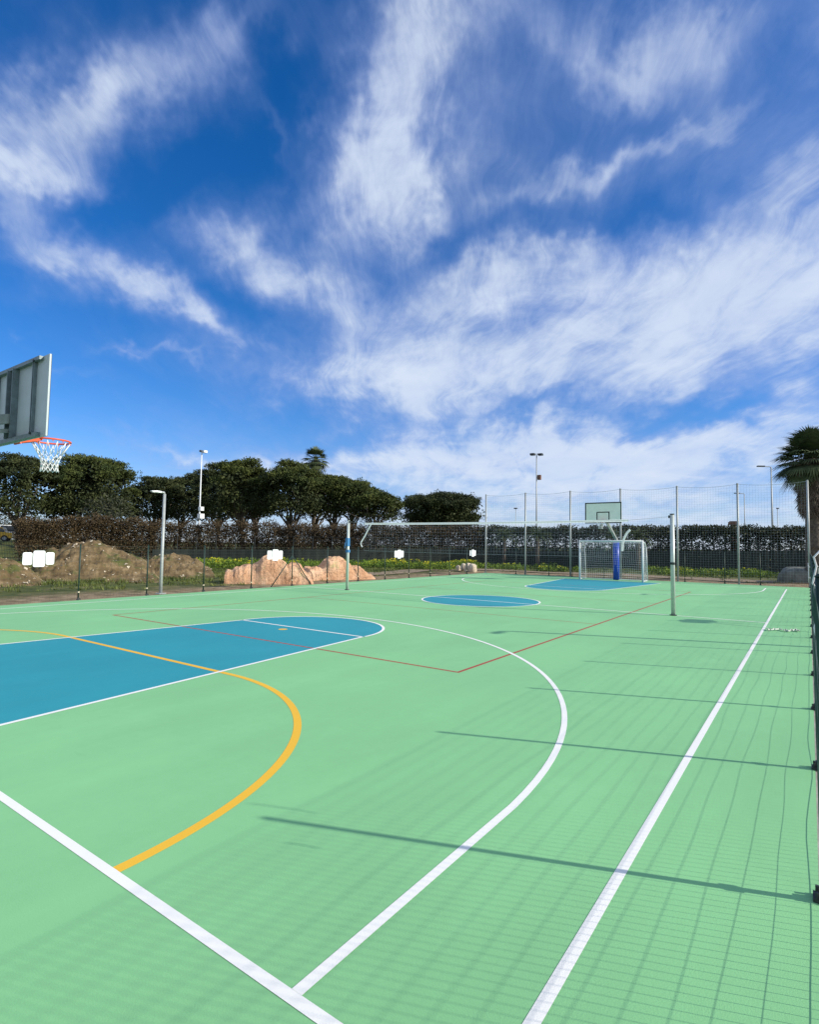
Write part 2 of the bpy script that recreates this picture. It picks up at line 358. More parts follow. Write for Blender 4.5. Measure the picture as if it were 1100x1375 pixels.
BANKS = [  # azimuth, elevation (degrees), 2x2 inverse extent, weight
    (34.11, 33.39, -0.0808, 0.0272, -0.1086, -0.2117, 0.95),
    (35.79, 29.79, -0.1478, -0.0019, -0.128, -0.4973, 0.65),
    (26.01, 39.46, -0.0653, 0.0446, -0.2075, -0.4092, 0.42),
    (17.91, 43.78, -0.0905, 0.0054, -0.1, -0.5911, 0.25),
    (1.84, 38.86, -0.2093, -0.0289, 0.0043, -0.1011, 0.9),
    (3.52, 33.72, -0.3028, -0.0141, -0.0002, -0.2352, 0.45),
    (-3.31, 39.87, -0.124, 0.1659, -0.1111, -0.2207, 0.4),
    (-0.01, 44.5, -0.2074, 0.0058, -0.0023, -0.3302, 0.25),
    (-7.2, 43.9, -0.0611, 0.061, -0.116, -0.4387, 0.3),
    (-29.3, 40.64, -0.0739, 0.0124, 0.0659, -0.3878, 0.7),
    (-21.41, 39.97, -0.1015, -0.0633, 0.2168, -0.5084, 0.3),
    (-18.54, 33.55, -0.0831, 0.0367, -0.1153, -0.8688, 0.36),
    (-29.16, 34.97, -0.1421, 0.0695, -0.1415, -1.1712, 0.2),
    (-34.68, 26.35, -0.1674, -0.0353, 0.0844, -0.192, 0.6),
    (-26.47, 22.62, -0.0606, -0.0053, 0.0538, -0.233, 0.85),
    (-11.21, 25.62, -0.1214, 0.0129, -0.003, -0.3238, 0.62),
    (-0.49, 21.57, -0.0897, 0.0231, -0.0468, -0.2365, 0.55),
    (-15.63, 17.66, -0.0437, 0.0039, -0.0042, -0.2491, 0.8),
    (6.35, 15.73, -0.069, -0.0022, 0.0033, -0.4942, 0.62),
    (-25.04, 9.44, -0.0454, 0.0024, -0.0062, -0.3847, 0.62),
    (-6.78, 9.28, -0.0509, 0.0004, 0.0014, -0.3184, 0.55),
    (-35.17, 13.6, -0.4325, 0.0224, 0.0309, -0.7488, 0.5),
    (30.73, 24.03, -0.1122, -0.0525, 0.1672, -0.5138, 0.62),
    (23.1, 20.96, -0.1205, -0.0565, 0.1538, -0.441, 0.75),
    (18.24, 18.86, -0.31, -0.102, 0.2332, -1.0095, 0.4),
    (32.31, 21.33, -0.1512, -0.0222, -0.0076, -0.9352, 0.25),
    (15.65, 26.45, -0.113, -0.0418, 0.0741, -0.4018, 0.68),
    (10.36, 23.79, -0.1508, -0.0905, 0.1235, -0.2964, 0.35),
    (8.26, 30.25, -0.216, 0.0066, -0.0205, -0.2775, 0.25),
    (24.85, 16.15, -0.286, -0.0315, 0.0515, -2.1534, 0.45),
    (30.84, 14.28, -0.3198, -0.0256, -0.0069, -1.7488, 0.25),
    (16.49, 8.99, -0.0708, -0.0014, -0.0125, -1.728, 0.38),
    (35.38, 17.63, -1.0829, -0.1434, 0.0587, -3.3657, 0.3),
    (14.76, 37.31, -0.879, 0.8131, -0.1439, -0.2847, 0.28),
    (9.66, 37.38, -0.858, 0.3909, -0.1008, -0.3712, 0.18),
    (-21.79, 6.81, -0.0271, -0.0002, 0.004, -0.129, 0.5),
    (-12.68, 34.13, -0.0277, 0.0001, 0.0066, -0.0699, 0.22),
    (9.18, 34.76, -0.0761, 0.0026, -0.0071, -0.0828, 0.26),
    (-25.37, 34.35, -0.0467, -0.0008, 0.0274, -0.1307, 0.3),
    (29.01, 25.3, -0.0651, -0.0141, 0.0035, -0.1302, 0.1),
    (-19.86, 20.66, -0.0346, -0.0002, 0.0107, -0.1018, 0.22),
    (7.57, 3.04, -0.0191, 0.0004, -0.0073, -0.3314, 0.2),
    (22.95, 32.5, -0.1054, 0.0053, -0.0471, -0.2319, -0.45),
    (13.22, 39.98, -0.1913, -0.0432, -0.0021, -0.1587, -0.35),
    (-22.65, 28.2, -0.0919, -0.0085, 0.1269, -0.5709, -0.35),
    (-26.95, 12.99, -0.1364, 0.0047, 0.0327, -0.8393, -0.55),
    (-11.25, 12.9, -0.1919, 0.028, -0.1484, -1.3626, -0.25),
    (-4.26, 29.37, -0.2028, 0.0956, -0.116, -0.4358, -0.35),
    (16.95, 22.46, -0.349, 0.0126, -0.074, -0.6132, -0.25),
    (-18.56, 36.58, -0.1301, 0.0303, 0.0125, -0.4852, -0.15),
    (4.26, 25.47, -0.3675, 0.0085, -0.0208, -0.5109, -0.2),
    (-31.44, 30.36, -0.1992, 0.0688, -0.0445, -0.6052, -0.2),
    (30.95, 28.18, -0.1172, -0.0152, -0.1005, -1.0144, -0.2),
    (9.27, 11.58, -0.0953, -0.0027, 0.0047, -0.9699, -0.25),
]
acc = None
for a0, e0, m00, m01, m10, m11, wt in BANKS:
    q = vmath('SUBTRACT', pw, (a0, e0, 0))
    d1 = vmath('DOT_PRODUCT', q, (m00, m01, 0), 1); d2 = vmath('DOT_PRODUCT', q, (m10, m11, 0), 1)
    g = mth('EXPONENT', mth('MULTIPLY', mth('MULTIPLY_ADD', d2, d2, mth('MULTIPLY', d1, d1)), -1.0))
    acc = mth('MULTIPLY', g, wt) if acc is None else mth('MULTIPLY_ADD', g, wt, acc)
dwarp = vmath('ADD', deck, vmath('SCALE', vmath('SUBTRACT', noise(deck, .75, 4, .55).outputs['Color'], (.5, .5, .5)), None, 0, .75))
mp = nd('ShaderNodeMapping'); mp.inputs['Scale'].default_value = (.42, 1.9, 1); mp.inputs['Rotation'].default_value = (0, 0, .12); LK.new(dwarp, mp.inputs['Vector'])
wisp = noise(mp.outputs[0], 1.5, 13, .64, .5).outputs['Fac']
puff = noise(deck, 2.6, 12, .60, .5).outputs['Fac']
fine = noise(mp.outputs[0], 5.0, 10, .66, .8).outputs['Fac']
fib = smooth(mth('MULTIPLY_ADD', fine, .28, mth('MULTIPLY', wisp, .72)), .26, .74)
tex = mth('ADD', mth('SUBTRACT', fib, .5), mth('MULTIPLY', mth('SUBTRACT', puff, .5), .9))
cov = mth('ADD', mth('MULTIPLY', acc, mth('MULTIPLY_ADD', tex, .85, 1.08)), mth('MULTIPLY', tex, .17))
away = mth('ADD', smooth(mth('ABSOLUTE', az), 48, 80, 0, 1.4), smooth(el, 50, 75, 0, .5))     # unseen white cloud added outside the view to whiten the fill light
low = mth('MULTIPLY', smooth(el, 15, 0), mth('MULTIPLY_ADD', puff, .5, .48))       # milky air near the horizon
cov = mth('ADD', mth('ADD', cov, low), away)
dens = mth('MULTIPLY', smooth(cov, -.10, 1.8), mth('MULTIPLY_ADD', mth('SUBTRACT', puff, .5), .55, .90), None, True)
tint = nd('ShaderNodeMix', data_type='RGBA', blend_type='MULTIPLY'); tint.inputs['Factor'].default_value = 1.0
LK.new(sky.outputs['Color'], tint.inputs['A']); tint.inputs['B'].default_value = (.80, .90, 1.16, 1)
hsv = nd('ShaderNodeHueSaturation'); hsv.inputs['Saturation'].default_value = 1.22; hsv.inputs['Value'].default_value = 1.24; LK.new(tint.outputs['Result'], hsv.inputs['Color'])
shade = noise(deck, 2.3, 8, .55, .4).outputs['Fac']
ccol = nd('ShaderNodeMix', data_type='RGBA')
LK.new(smooth(mth('ADD', dens, mth('MULTIPLY', mth('SUBTRACT', shade, .5), .9)), .15, .95), ccol.inputs['Factor'])
ccol.inputs['A'].default_value = (3.3, 4.3999999999999995, 7.8, 1)
ccol.inputs['B'].default_value = (6.3999999999999995, 7.3, 8.9, 1)
mx = nd('ShaderNodeMix', data_type='RGBA'); LK.new(dens, mx.inputs['Factor']); LK.new(hsv.outputs[0], mx.inputs['A']); LK.new(ccol.outputs['Result'], mx.inputs['B'])
LK.new(mx.outputs['Result'], bg.inputs['Color']); bg.inputs['Strength'].default_value = 0.1
w.cycles.sampling_method = 'MANUAL'; w.cycles.sample_map_resolution = 512
#SKYEND
S.view_settings.view_transform = 'Standard'; S.view_settings.look = 'None'; S.view_settings.exposure = 0.08; S.view_settings.gamma = 1

# ------------------------------------------------------------------ ground and court
EX, EY = 16.2, 8.30          # painted slab half extents
def axis(lo, hi, step, far):
    a = []; x = lo
    while x < hi: a.append(x); x += step
    a.append(hi); st = step; x = hi
    while x < far: st *= 1.5; x += st; a.append(x)
    st = step; x = lo
    while x > -far: st *= 1.5; x -= st; a.insert(0, x)
    return a
xs, ys = axis(-22, 62, .7, 4000), axis(-16, 60, .7, 4000)
def ground_z(x, y):
    d = max(abs(x)-EX-.5, abs(y)-EY-.35)
    k = min(1, max(0, d/2.5))
    far = min(1, max(0, (150-math.hypot(x, y))/60))
    n = mnoise.noise((x*.22, y*.22, 0))*.10+mnoise.noise((x*.9, y*.9, 3))*.045
    return -.07+(k*n+.02*k)*far
b = MB(); nx, ny = len(xs), len(ys)
for x in xs:
    for y in ys: b.v.append((x, y, ground_z(x, y)))
for i in range(nx-1):
    for j in range(ny-1):
        k = i*ny+j; b.f.append((k, k+ny, k+ny+1, k+1))
structure(b.build('ground', 'ground', smooth=True))
b = MB(); b.box((0, -.02, -.061), (2*EX+.02, 2*EY+.05, .118)); structure(b.build('court_slab', 'slab'))
def sheet(name, m, polys, z):
    b = MB()
    for p in polys: b.add([(x, y, z) for x, y in p], [tuple(range(len(p)))])
    return structure(b.build(name, m))
# green court sheet as a grid (so it can be faintly uneven)
sheet('court', 'green', [[(-EX, -EY-.035), (EX, -EY-.035), (EX, EY), (-EX, EY)]], .002)
H, W = 14.0, 7.5
def strip(pts, w):
    """quads of a line of width w through pts"""
    out = []; n = len(pts); L, Rr = [], []
    for i, p in enumerate(pts):
        a = pts[max(i-1, 0)]; c = pts[min(i+1, n-1)]
        dx, dy = c[0]-a[0], c[1]-a[1]; l = math.hypot(dx, dy); dx /= l; dy /= l
        L.append((p[0]-dy*w/2, p[1]+dx*w/2)); Rr.append((p[0]+dy*w/2, p[1]-dx*w/2))
    for i in range(n-1): out.append([Rr[i], Rr[i+1], L[i+1], L[i]])
    return out
def arc(cx, cy, r, a0, a1, n=60): return [(cx+r*math.cos(R(a0+(a1-a0)*i/n)), cy+r*math.sin(R(a0+(a1-a0)*i/n))) for i in range(n+1)]
KW, KB, KL, KR = 1.70, 2.42, 6.36, 1.715
blue = []
for s in (1, -1):
    blue.append([(s*x, s*y) for x, y in [(-H, -KB), (-H+KL, -KW), (-H+KL, KW), (-H, KB)]])
    blue.append([(s*x, s*y) for x, y in arc(-H+KL, 0, KR, -90, 90, 40)])
blue.append(arc(0, 0, 1.8, 0, 358, 72))
sheet('blue_paint', 'blue', blue, .0026)
# markings: one colour per sheet, overlaps of the same colour are avoided by splitting at the crossings
red = []
red += strip([(-9, -4.475), (-9, 4.475)], .05)+strip([(9, -4.475), (9, 4.475)], .05)
red += strip([(-9.025, -4.5), (9.025, -4.5)], .05)+strip([(-9.025, 4.5), (9.025, 4.5)], .05)
red += strip([(-3, -4.475), (-3, 4.475)], .035)+strip([(3, -4.475), (3, 4.475)], .035)
sheet('red_lines', 'red', red, .0031)
yl = []
pts = [(x, y) for x, y in arc(-14.1, -2.27, 3.15, -88.2, 0, 50)]+[(-10.95, 0)]+arc(-14.1, 2.27, 3.15, 0, 88.2, 50)
yl += strip(pts, .072)
yl.append(arc(-7.96, .06, .09, 0, 345, 20))
sheet('yellow_lines', 'yellow', yl, .0036)
w1 = []
lw = .054
for s in (1, -1):
    w1 += strip([(-H-.012-lw/2, s*W), (H+.012+lw/2, s*W)], lw)
    w1 += strip([(s*(H+.012), -W+lw/2), (s*(H+.012), W-lw/2)], lw)
sheet('boundary_lines', 'white', w1, .0041)
w2 = []
A3 = W-.765; R3 = 6.74; HX = H-1.64
dx3 = math.sqrt(R3*R3-A3*A3) if R3 > A3 else .0
a3 = math.degrees(math.atan2(A3, dx3))
for s in (1, -1):
    pts = [(-H-.012+lw/2, -A3)]+arc(-HX, 0, R3, -a3, a3, 90)+[(-H-.012+lw/2, A3)]
    w2 += strip([(s*x, s*y) for x, y in pts], .054)
w2 += strip([(0, -W+lw/2), (0, W-lw/2)], .06)
sheet('arc_lines', 'white', w2, .0046)
w3 = []
for s in (1, -1):
    pts = [(-H-.012+lw/2, -KB), (-H+KL, -KW)]; w3 += strip([(s*x, s*y) for x, y in pts], .055)
    pts = [(-H-.012+lw/2, KB), (-H+KL, KW)]; w3 += strip([(s*x, s*y) for x, y in pts], .055)
    w3 += strip([(s*(-H+KL), -KW+.03), (s*(-H+KL), KW-.03)], .055)
w3 += strip(arc(0, 0, 1.8, 0, 360, 90), .055)
sheet('key_lines', 'white', w3, .0051)
w4 = []
for s in (1, -1): w4 += strip([(s*x, s*y) for x, y in arc(-H+KL, 0, KR, -88.5, 88.5, 50)], .055)
sheet('free_throw_arcs', 'white', w4, .0056)

# sandy track beyond the far end and the far left corner
b = MB()
ctr = [(4, 11.6), (10, 12.2), (16, 13.2), (20, 11.5), (21.5, 5), (21.6, -2), (21.4, -10), (21.4, -20)]
L_, R_ = [], []
pts = []
for i in range(len(ctr)-1):
    for k in range(6): t = k/6; pts.append((ctr[i][0]*(1-t)+ctr[i+1][0]*t, ctr[i][1]*(1-t)+ctr[i+1][1]*t))
pts.append(ctr[-1])
wid = [1.0+.35*mnoise.noise((i*.37, 0, 0)) for i in range(len(pts))]
rows = []
for i, p in enumerate(pts):
    a = pts[max(i-1, 0)]; c = pts[min(i+1, len(pts)-1)]; dx, dy = c[0]-a[0], c[1]-a[1]; l = math.hypot(dx, dy)
    rows.append([(p[0]-dy/l*wid[i]*t, p[1]+dx/l*wid[i]*t) for t in (-1, -.5, 0, .5, 1)])
for i, rw in enumerate(rows):
    for q, (x, y) in enumerate(rw): b.v.append((x, y, max(ground_z(x, y), ground_z(x+.3, y), ground_z(x, y+.3), ground_z(x-.3, y), ground_z(x, y-.3))+.025))
for i in range(len(rows)-1):
    for q in range(4): k = i*5+q; b.f.append((k, k+1, k+6, k+5))
structure(b.build('path', 'path', smooth=True))
# ------------------------------------------------------------------ fences
FH = 1.52
def wavy(x, k, amp): return amp*mnoise.noise((x*.9, k*3.1, 5))
def mesh_fence(label, p0, p1, posts, inward, xstep, rows, m_wire, braces=(), group=None, rw=.00108):
    """welded wire mesh between p0 and p1 (straight, along an axis) on green posts; posts stand just outside"""
    p0, p1 = Vector((*p0, 0)), Vector((*p1, 0)); d = (p1-p0); Ln = d.length; d.normalize()
    nrm = Vector((*inward, 0)); mid = (p0+p1)/2
    t = thing('wire_fence', mid, label, 'fence', group)
    b = MB(); n = int(Ln/xstep)
    for i in range(n+1):
        q = p0+d*(i*xstep)
        lean = wavy(q.x+q.y, 1, .006)
        b.tube([q+Vector((0, 0, .005)), q+nrm*lean+Vector((0, 0, FH*.5)), q+Vector((0, 0, FH-.01))], rw*1.15, 4, False)
    rz = [.03+(FH-.05)*k/(rows-1) for k in range(rows)]
    for k, z in enumerate(rz):
        thick = 1.7 if k in (0, rows//3, 2*rows//3, rows-1) else 1.05
        q = [p0+d*(Ln*i/120)+Vector((0, 0, z+(wavy(Ln*i/120, k, .016)))) + nrm*wavy(Ln*i/120, k+9, .006) for i in range(121)]
        b.tube(q, rw*thick, 3, False)
    b.build('wire_mesh', m_wire, t)
    for q in posts:
        c = p0+d*q-nrm*.026
        b = MB(); b.tube([c+Vector((0, 0, -.05)), c+Vector((0, 0, FH+.03))], .021, 8); b.tube([c+Vector((0, 0, FH+.03)), c+Vector((0, 0, FH+.045))], [.025, .012], 8)
        po = b.build('post', 'postgreen', t, True)
        b = MB(); b.box(c+Vector((0, 0, .012))+nrm*.02, (.085, .085, .016)); b.box(c+Vector((0, 0, .04))+nrm*.012, (.05, .05, .045))
        for sx in (-.035, .035): b.tube([c+d*sx+nrm*.045+Vector((0, 0, .02)), c+d*sx+nrm*.045+Vector((0, 0, .05))], .009, 6)
        b.build('base_plate', 'dark', po)
        b = MB(); b.box(c+nrm*.002+Vector((0, 0, .22)), (.045, .045, .04)); b.build('clamp', 'stone', po)
    for q, sgn in braces:
        a = p0+d*q-nrm*.03+Vector((0, 0, FH*.78)); e = p0+d*(q+sgn*1.05)-nrm*.03+Vector((0, 0, .0))
        b = MB(); b.tube([a, e], .019, 8); b.build('brace', 'postgreen', t, True)
    return t
XS = [k*2.0 for k in range(0, 17)]
mesh_fence('green wire mesh fence along the right sideline, close beside the camera', (-16.3, -8.347), (16.3, -8.347), [x+.2 for x in XS], (0, 1), .05, 20, 'wire', [(16.2, 1), (16.2, -1)])
mesh_fence('low green wire fence along the left side in front of rocks and earth heaps', (-16.3, 8.40), (16.3, 8.40), [x+.3 for x in XS if x < 32], (0, -1), .09, 15, 'wirefar', [(16.3, 1), (16.3, -1)])
mesh_fence('low green wire fence along the far end behind the goal', (16.3, -8.30), (16.3, 8.34), [1.9, 3.4, 5.2, 7.2, 9.3, 11.1, 12.5, 14.6], (-1, 0), .09, 15, 'wirefar')

# tall ball-stop netting at the far end
t = thing('ball_stop_net', (16.45, 0, 0), 'tall see-through ball-stop netting on seven grey posts behind the far goal', 'net fence')
PY = [8.45, 5.75, 2.95, .12, -2.75, -5.5, -8.33]
for y in PY:
    b = MB(); b.tube([(16.45, y, -.06), (16.45, y, 4.95)], .05, 10); b.tube([(16.45, y, 4.95), (16.45, y, 4.99)], [.056, .03], 10)
    po = b.build('post', 'galv', t, True)
    b = MB(); b.box((16.45, y, -.03), (.24, .24, .02)); b.build('base_plate', 'galv', po)
b = MB()
def sag(y):
    for i in range(len(PY)-1):
        if PY[i] >= y >= PY[i+1]:
            s_ = (PY[i]-y)/(PY[i]-PY[i+1]); return .10*4*s_*(1-s_)
    return 0
nv = 138
for i in range(nv+1):
    y = 8.45-16.78*i/nv; wob = .02*mnoise.noise((y*2, 0, 0))
    b.tube([(16.38, y, .1), (16.38+.05*mnoise.noise((y, 2, 0)), y+wob, 2.5), (16.38, y, 4.92-sag(y))], .0022, 3, False)
for k in range(40):
    f = k/39
    b.tube([(16.38+.04*mnoise.noise((y*.7, k*.2, 0)), y, .1+f*(4.82-sag(y))) for y in [8.45-16.78*i/96 for i in range(97)]], .0020, 3, False)
b.build('netting', 'netgrey', t)
b = MB(); b.tube([(16.38, y, 4.93-sag(y)) for y in [8.45-16.78*i/96 for i in range(97)]], .006, 5, False)
b.build('head_cable', 'galv', t)

# three-panel white signs hung on the fence wire
def sign(loc, facing, label, wide=1.0):
    t = thing('fence_sign', loc, label, 'sign', 'three panel white signs on the fences')
    d = Vector((1, 0, 0)); f = Vector((0, facing, 0)); c0 = Vector(loc)
    for k, (w, h, zo) in enumerate(((.225, .33, 0), (.285, .43, -.005), (.205, .33, .0))):
        off = (-.275, 0, .264)[k]*wide
        b = MB(); c = c0+d*off+f*(.02 if k == 1 else .016)+Vector((0, 0, zo))
        w2, h2, r = w/2*wide, h/2, .045
        out = []
        for cx_, cz_, a0 in ((w2-r, h2-r, 0), (-w2+r, h2-r, 90), (-w2+r, -h2+r, 180), (w2-r, -h2+r, 270)):
            for q in range(5): a = R(a0+q*22.5); out.append((cx_+r*math.cos(a), cz_+r*math.sin(a)))
        n = len(out)
        vs = [c+d*x+Vector((0, 0, z))+f*.004 for x, z in out]+[c+d*x+Vector((0, 0, z))-f*.004 for x, z in out]
        b.add(vs, [tuple(range(n)), tuple(range(2*n-1, n-1, -1))]+[(i, i+n, (i+1) % n+n, (i+1) % n) for i in range(n)])
        b.build('panel', 'signwhite', t)
    for off in (-.264, 0, .254):
        for zz in (-.12, .12): b = MB(); b.tube([c0+d*off*wide+Vector((0, 0, zz))-f*.02, c0+d*off*wide+Vector((0, 0, zz))+f*.014], .006, 6); b.build('cable_tie', 'galv', t)
    return t
sign((-9.06, 8.37, 1.17), -1, 'large white three-panel sign on the fence before the big earth heap, nearest on the left')
sign((-.95, 8.37, 1.22), -1, 'white three-panel sign on the fence in front of the left pink rock')
sign((7.05, 8.37, 1.22), -1, 'small white three-panel sign on the fence between the pink rocks and the far corner')
sign((14.6, 8.37, 1.25), -1, 'smallest and farthest white three-panel sign beside the far left corner post')
sign((.0, -8.328, 1.2), 1, 'white three-panel sign seen edge-on on the right fence, level with the volleyball posts')

# ------------------------------------------------------------------ lamp posts at the court
def court_lamp(loc, h, label):
    t = thing('lamp_post', loc, label, 'lamp post', 'short grey lamp posts beside the court')
    c = Vector(loc)
    b = MB(); b.tube([c+Vector((0, 0, -.1)), c+Vector((0, 0, .9)), c+Vector((0, 0, h))], [.056, .05, .044], 12); b.build('pole', 'galv', t, True)
    b = MB(); b.box(c+Vector((0, 0, .01)), (.24, .24, .02))
    for sx in (-.09, .09):
        for sy in (-.09, .09): b.tube([c+Vector((sx, sy, .01)), c+Vector((sx, sy, .045))], .012, 6)
    b.build('base_plate', 'galv', t)
    b = MB(); b.tube([c+Vector((0, 0, h-.02)), c+Vector((-.02, 0, h+.05)), c+Vector((-.2, 0, h+.055))], .034, 8); b.build('arm', 'galv', t, True)
    hd = MB()
    a = c+Vector((-.13, 0, h+.05))
    hd.add([a+Vector(p) for p in ((0, -.05, -.02), (0, .05, -.02), (0, .04, .035), (0, -.04, .035), (-.15, -.08, -.015), (-.15, .08, -.015), (-.15, .065, .04), (-.15, -.065, .04), (-.33, -.06, .0), (-.33, .06, .0), (-.33, .04, .025), (-.33, -.04, .025))],
           [(0, 1, 2, 3), (0, 4, 5, 1), (1, 5, 6, 2), (2, 6, 7, 3), (3, 7, 4, 0), (4, 8, 9, 5), (5, 9, 10, 6), (6, 10, 11, 7), (7, 11, 8, 4), (8, 11, 10, 9)])
    lh = hd.build('lamp_head', 'whitepaint', t)
    b = MB(); b.box(a+Vector((-.18, 0, -.018)), (.2, .1, .02)); b.build('lens', 'lens', lh)
    return t
court_lamp((-5.42, 8.62, 0), 3.2, 'grey lamp post with flat white head standing at the left fence')
court_lamp((-3.05, -9.1, 0), 3.15, 'grey lamp post outside the right fence, nearer the camera')
court_lamp((8.85, -9.1, 0), 3.15, 'grey lamp post outside the right fence, near the far end')

# ------------------------------------------------------------------ volleyball posts and net
def net_post(y, sgn, label):
    t = thing('volleyball_post', (0, y, 0), label, 'net post', 'volleyball net posts'); c = Vector((0, y, 0)); z = Vector((0, 0, 1))
    b = MB(); b.tube([c, c+z*2.55], .052, 14); b.build('tube', 'alu', t, True)
    b = MB(); b.tube([c+z*2.55, c+z*2.575], .056, 14); b.box(c+z*2.5+Vector((0, -sgn*.06, 0)), (.03, .06, .07)); b.build('pulley_cap', 'dark', t)
    b = MB(); b.tube([c-z*.0+z*.001, c+z*.02], .085, 14); b.build('floor_collar', 'dark', t)
    w = MB()
    if sgn > 0:
        w.box(c+z*1.75+Vector((-.02, 0, 0)), (.13, .11, .3)); w.tube([c+z*1.72+Vector((-.11, 0, 0)), c+z*1.72+Vector((-.17, 0, 0)), c+z*1.52+Vector((-.18, 0, 0))], .012, 8)
        w.box(c+z*1.42+Vector((-.0, 0, 0)), (.125, .12, .1)); w.build('winch', 'winch', t)
    else:
        w.tube([c+z*1.28, c+z*1.34], .058, 14); w.box(c+z*1.31+Vector((-.06, 0, 0)), (.03, .03, .04)); w.build('clamp_band', 'dark', t)
    return t
net_post(5.5, 1, 'grey volleyball post with blue winch on the far left side of the court')
net_post(-5.5, -1, 'thick grey volleyball post nearest the camera, right of the goal')
t = thing('volleyball_net', (0, 0, 0), 'volleyball net with white top tape strung across the court', 'net')
N0, N1 = 4.72, -4.42
def nz(y): return 2.43-.035*(1-(y/5.4)**2)
b = MB()
n = 90
for i in range(n+1):
    y = N0+(N1-N0)*i/n
    b.tube([(0, y, nz(y)), (.015*mnoise.noise((y*2, 0, 0)), y+.02*mnoise.noise((y*3, 1, 0)), nz(y)-.97-.03*mnoise.noise((y, 5, 0)))], .0017, 3, False)
for k in range(1, 11):
    b.tube([(.012*mnoise.noise((y*2, k, 0)), y, nz(y)-.97*k/10) for y in [N0+(N1-N0)*i/40 for i in range(41)]], .0017, 3, False)
b.build('mesh', 'netgrey', t)
b = MB()
q = [N0+(N1-N0)*i/40 for i in range(41)]
for i in range(40): b.add([(0, q[i], nz(q[i])-.035), (0, q[i+1], nz(q[i+1])-.035), (0, q[i+1], nz(q[i+1])+.03), (0, q[i], nz(q[i])+.03)], [(0, 1, 2, 3)])
b.build('top_tape', 'tape', t)
b = MB(); b.tube([(0, 5.45, 2.5)]+[(0, y, nz(y)+.004) for y in q]+[(0, -5.45, 2.5)], .004, 5, False); b.build('cable', 'galv', t)
b = MB(); b.tube([(0, y, nz(y)-.97) for y in [N0+(N1-N0)*i/40 for i in range(41)]], .003, 4, False); b.build('bottom_cord', 'netgrey', t)
def ribbon(pts, w):
    b = MB()
    for i in range(len(pts)-1): b.bar(pts[i], pts[i+1], .012, w, (0, 1, .2))
    return b
ribbon([(0, 4.42, 2.40), (-.01, 4.55, 2.2), (-.02, 4.68, 1.98), (-.02, 4.86, 1.74), (-.02, 4.86, 1.66), (-.01, 4.80, 1.58)], .05).build('side_tape', 'tape', t)
ribbon([(0, -4.47, 2.17), (-.01, -4.40, 2.10), (-.02, -4.32, 1.95), (-.02, -4.28, 1.78), (-.02, -4.27, 1.6)], .06).build('side_tape', 'tape', t)

# ------------------------------------------------------------------ football goal at the far end
t = thing('football_goal', (14.0, 0, 0), 'white football goal with net at the far end of the court', 'goal')
GW = 1.58
for s in (1, -1):
    b = MB(); b.tube([(14.0, s*GW, .004), (14.0, s*GW, 2.08)], .045, 14); b.build('goal_post', 'whitepaint', t, True)
b = MB(); b.tube([(14.0, -GW-.02, 2.04), (14.0, GW+.02, 2.04)], .043, 14); b.build('crossbar', 'whitepaint', t, True)
b = MB()
for s in (1, -1):
    y = s*GW
    b.tube([(14.04, y, 2.03), (14.55, y, 1.95), (14.8, y, 1.75)], .017, 8); b.tube([(14.8, y, 1.75), (15.05, y, .06)], .017, 8); b.tube([(14.04, y, .04), (15.05, y, .04)], .017, 8)
b.tube([(15.05, -GW, .04), (15.05, GW, .04)], .017, 8)
b.build('back_frame', 'whitepaint', t, True)
b = MB()
prof = [(14.04, 2.02), (14.3, 1.98), (14.55, 1.93), (14.78, 1.74), (14.86, 1.3), (14.93, .9), (14.99, .45), (15.04, .05)]
def net_pt(s_, k):
    f = s_*(len(prof)-1); i = min(int(f), len(prof)-2); u = f-i
    return prof[i][0]*(1-u)+prof[i+1][0]*u, prof[i][1]*(1-u)+prof[i+1][1]*u
nn = 30
for i in range(nn+1):
    y = -GW+2*GW*i/nn
    b.tube([(net_pt(k/10, 0)[0]+.06*mnoise.noise((y*1.3, k*.4, 0)), y+.03*mnoise.noise((y, k*.6, 4)), net_pt(k/10, 0)[1]) for k in range(11)], .0036, 3, False)
for k in range(1, 26):
    x, z = net_pt(k/26, 0)
    b.tube([(x+.06*mnoise.noise((y*1.3, k/2.6*.4, 0)), y, z+.02*mnoise.noise((y*2, k, 1))) for y in [-GW+2*GW*i/20 for i in range(21)]], .0036, 3, False)
for s in (1, -1):
    for k in range(1, 20):
        z = 2.0*k/20; xb = 14.8+(15.05-14.8)*(1-z/1.75) if z < 1.75 else 14.8-(z-1.75)*2
        b.tube([(14.04, s*GW, z), (xb, s*GW, z)], .0036, 3, False)
    for k in range(1, 9):
        x = 14.04+.1*k; b.tube([(x, s*GW, .04), (x, s*GW, 1.98 if x < 14.6 else 1.8)], .0036, 3, False)
b.build('net', 'netwhite', t)

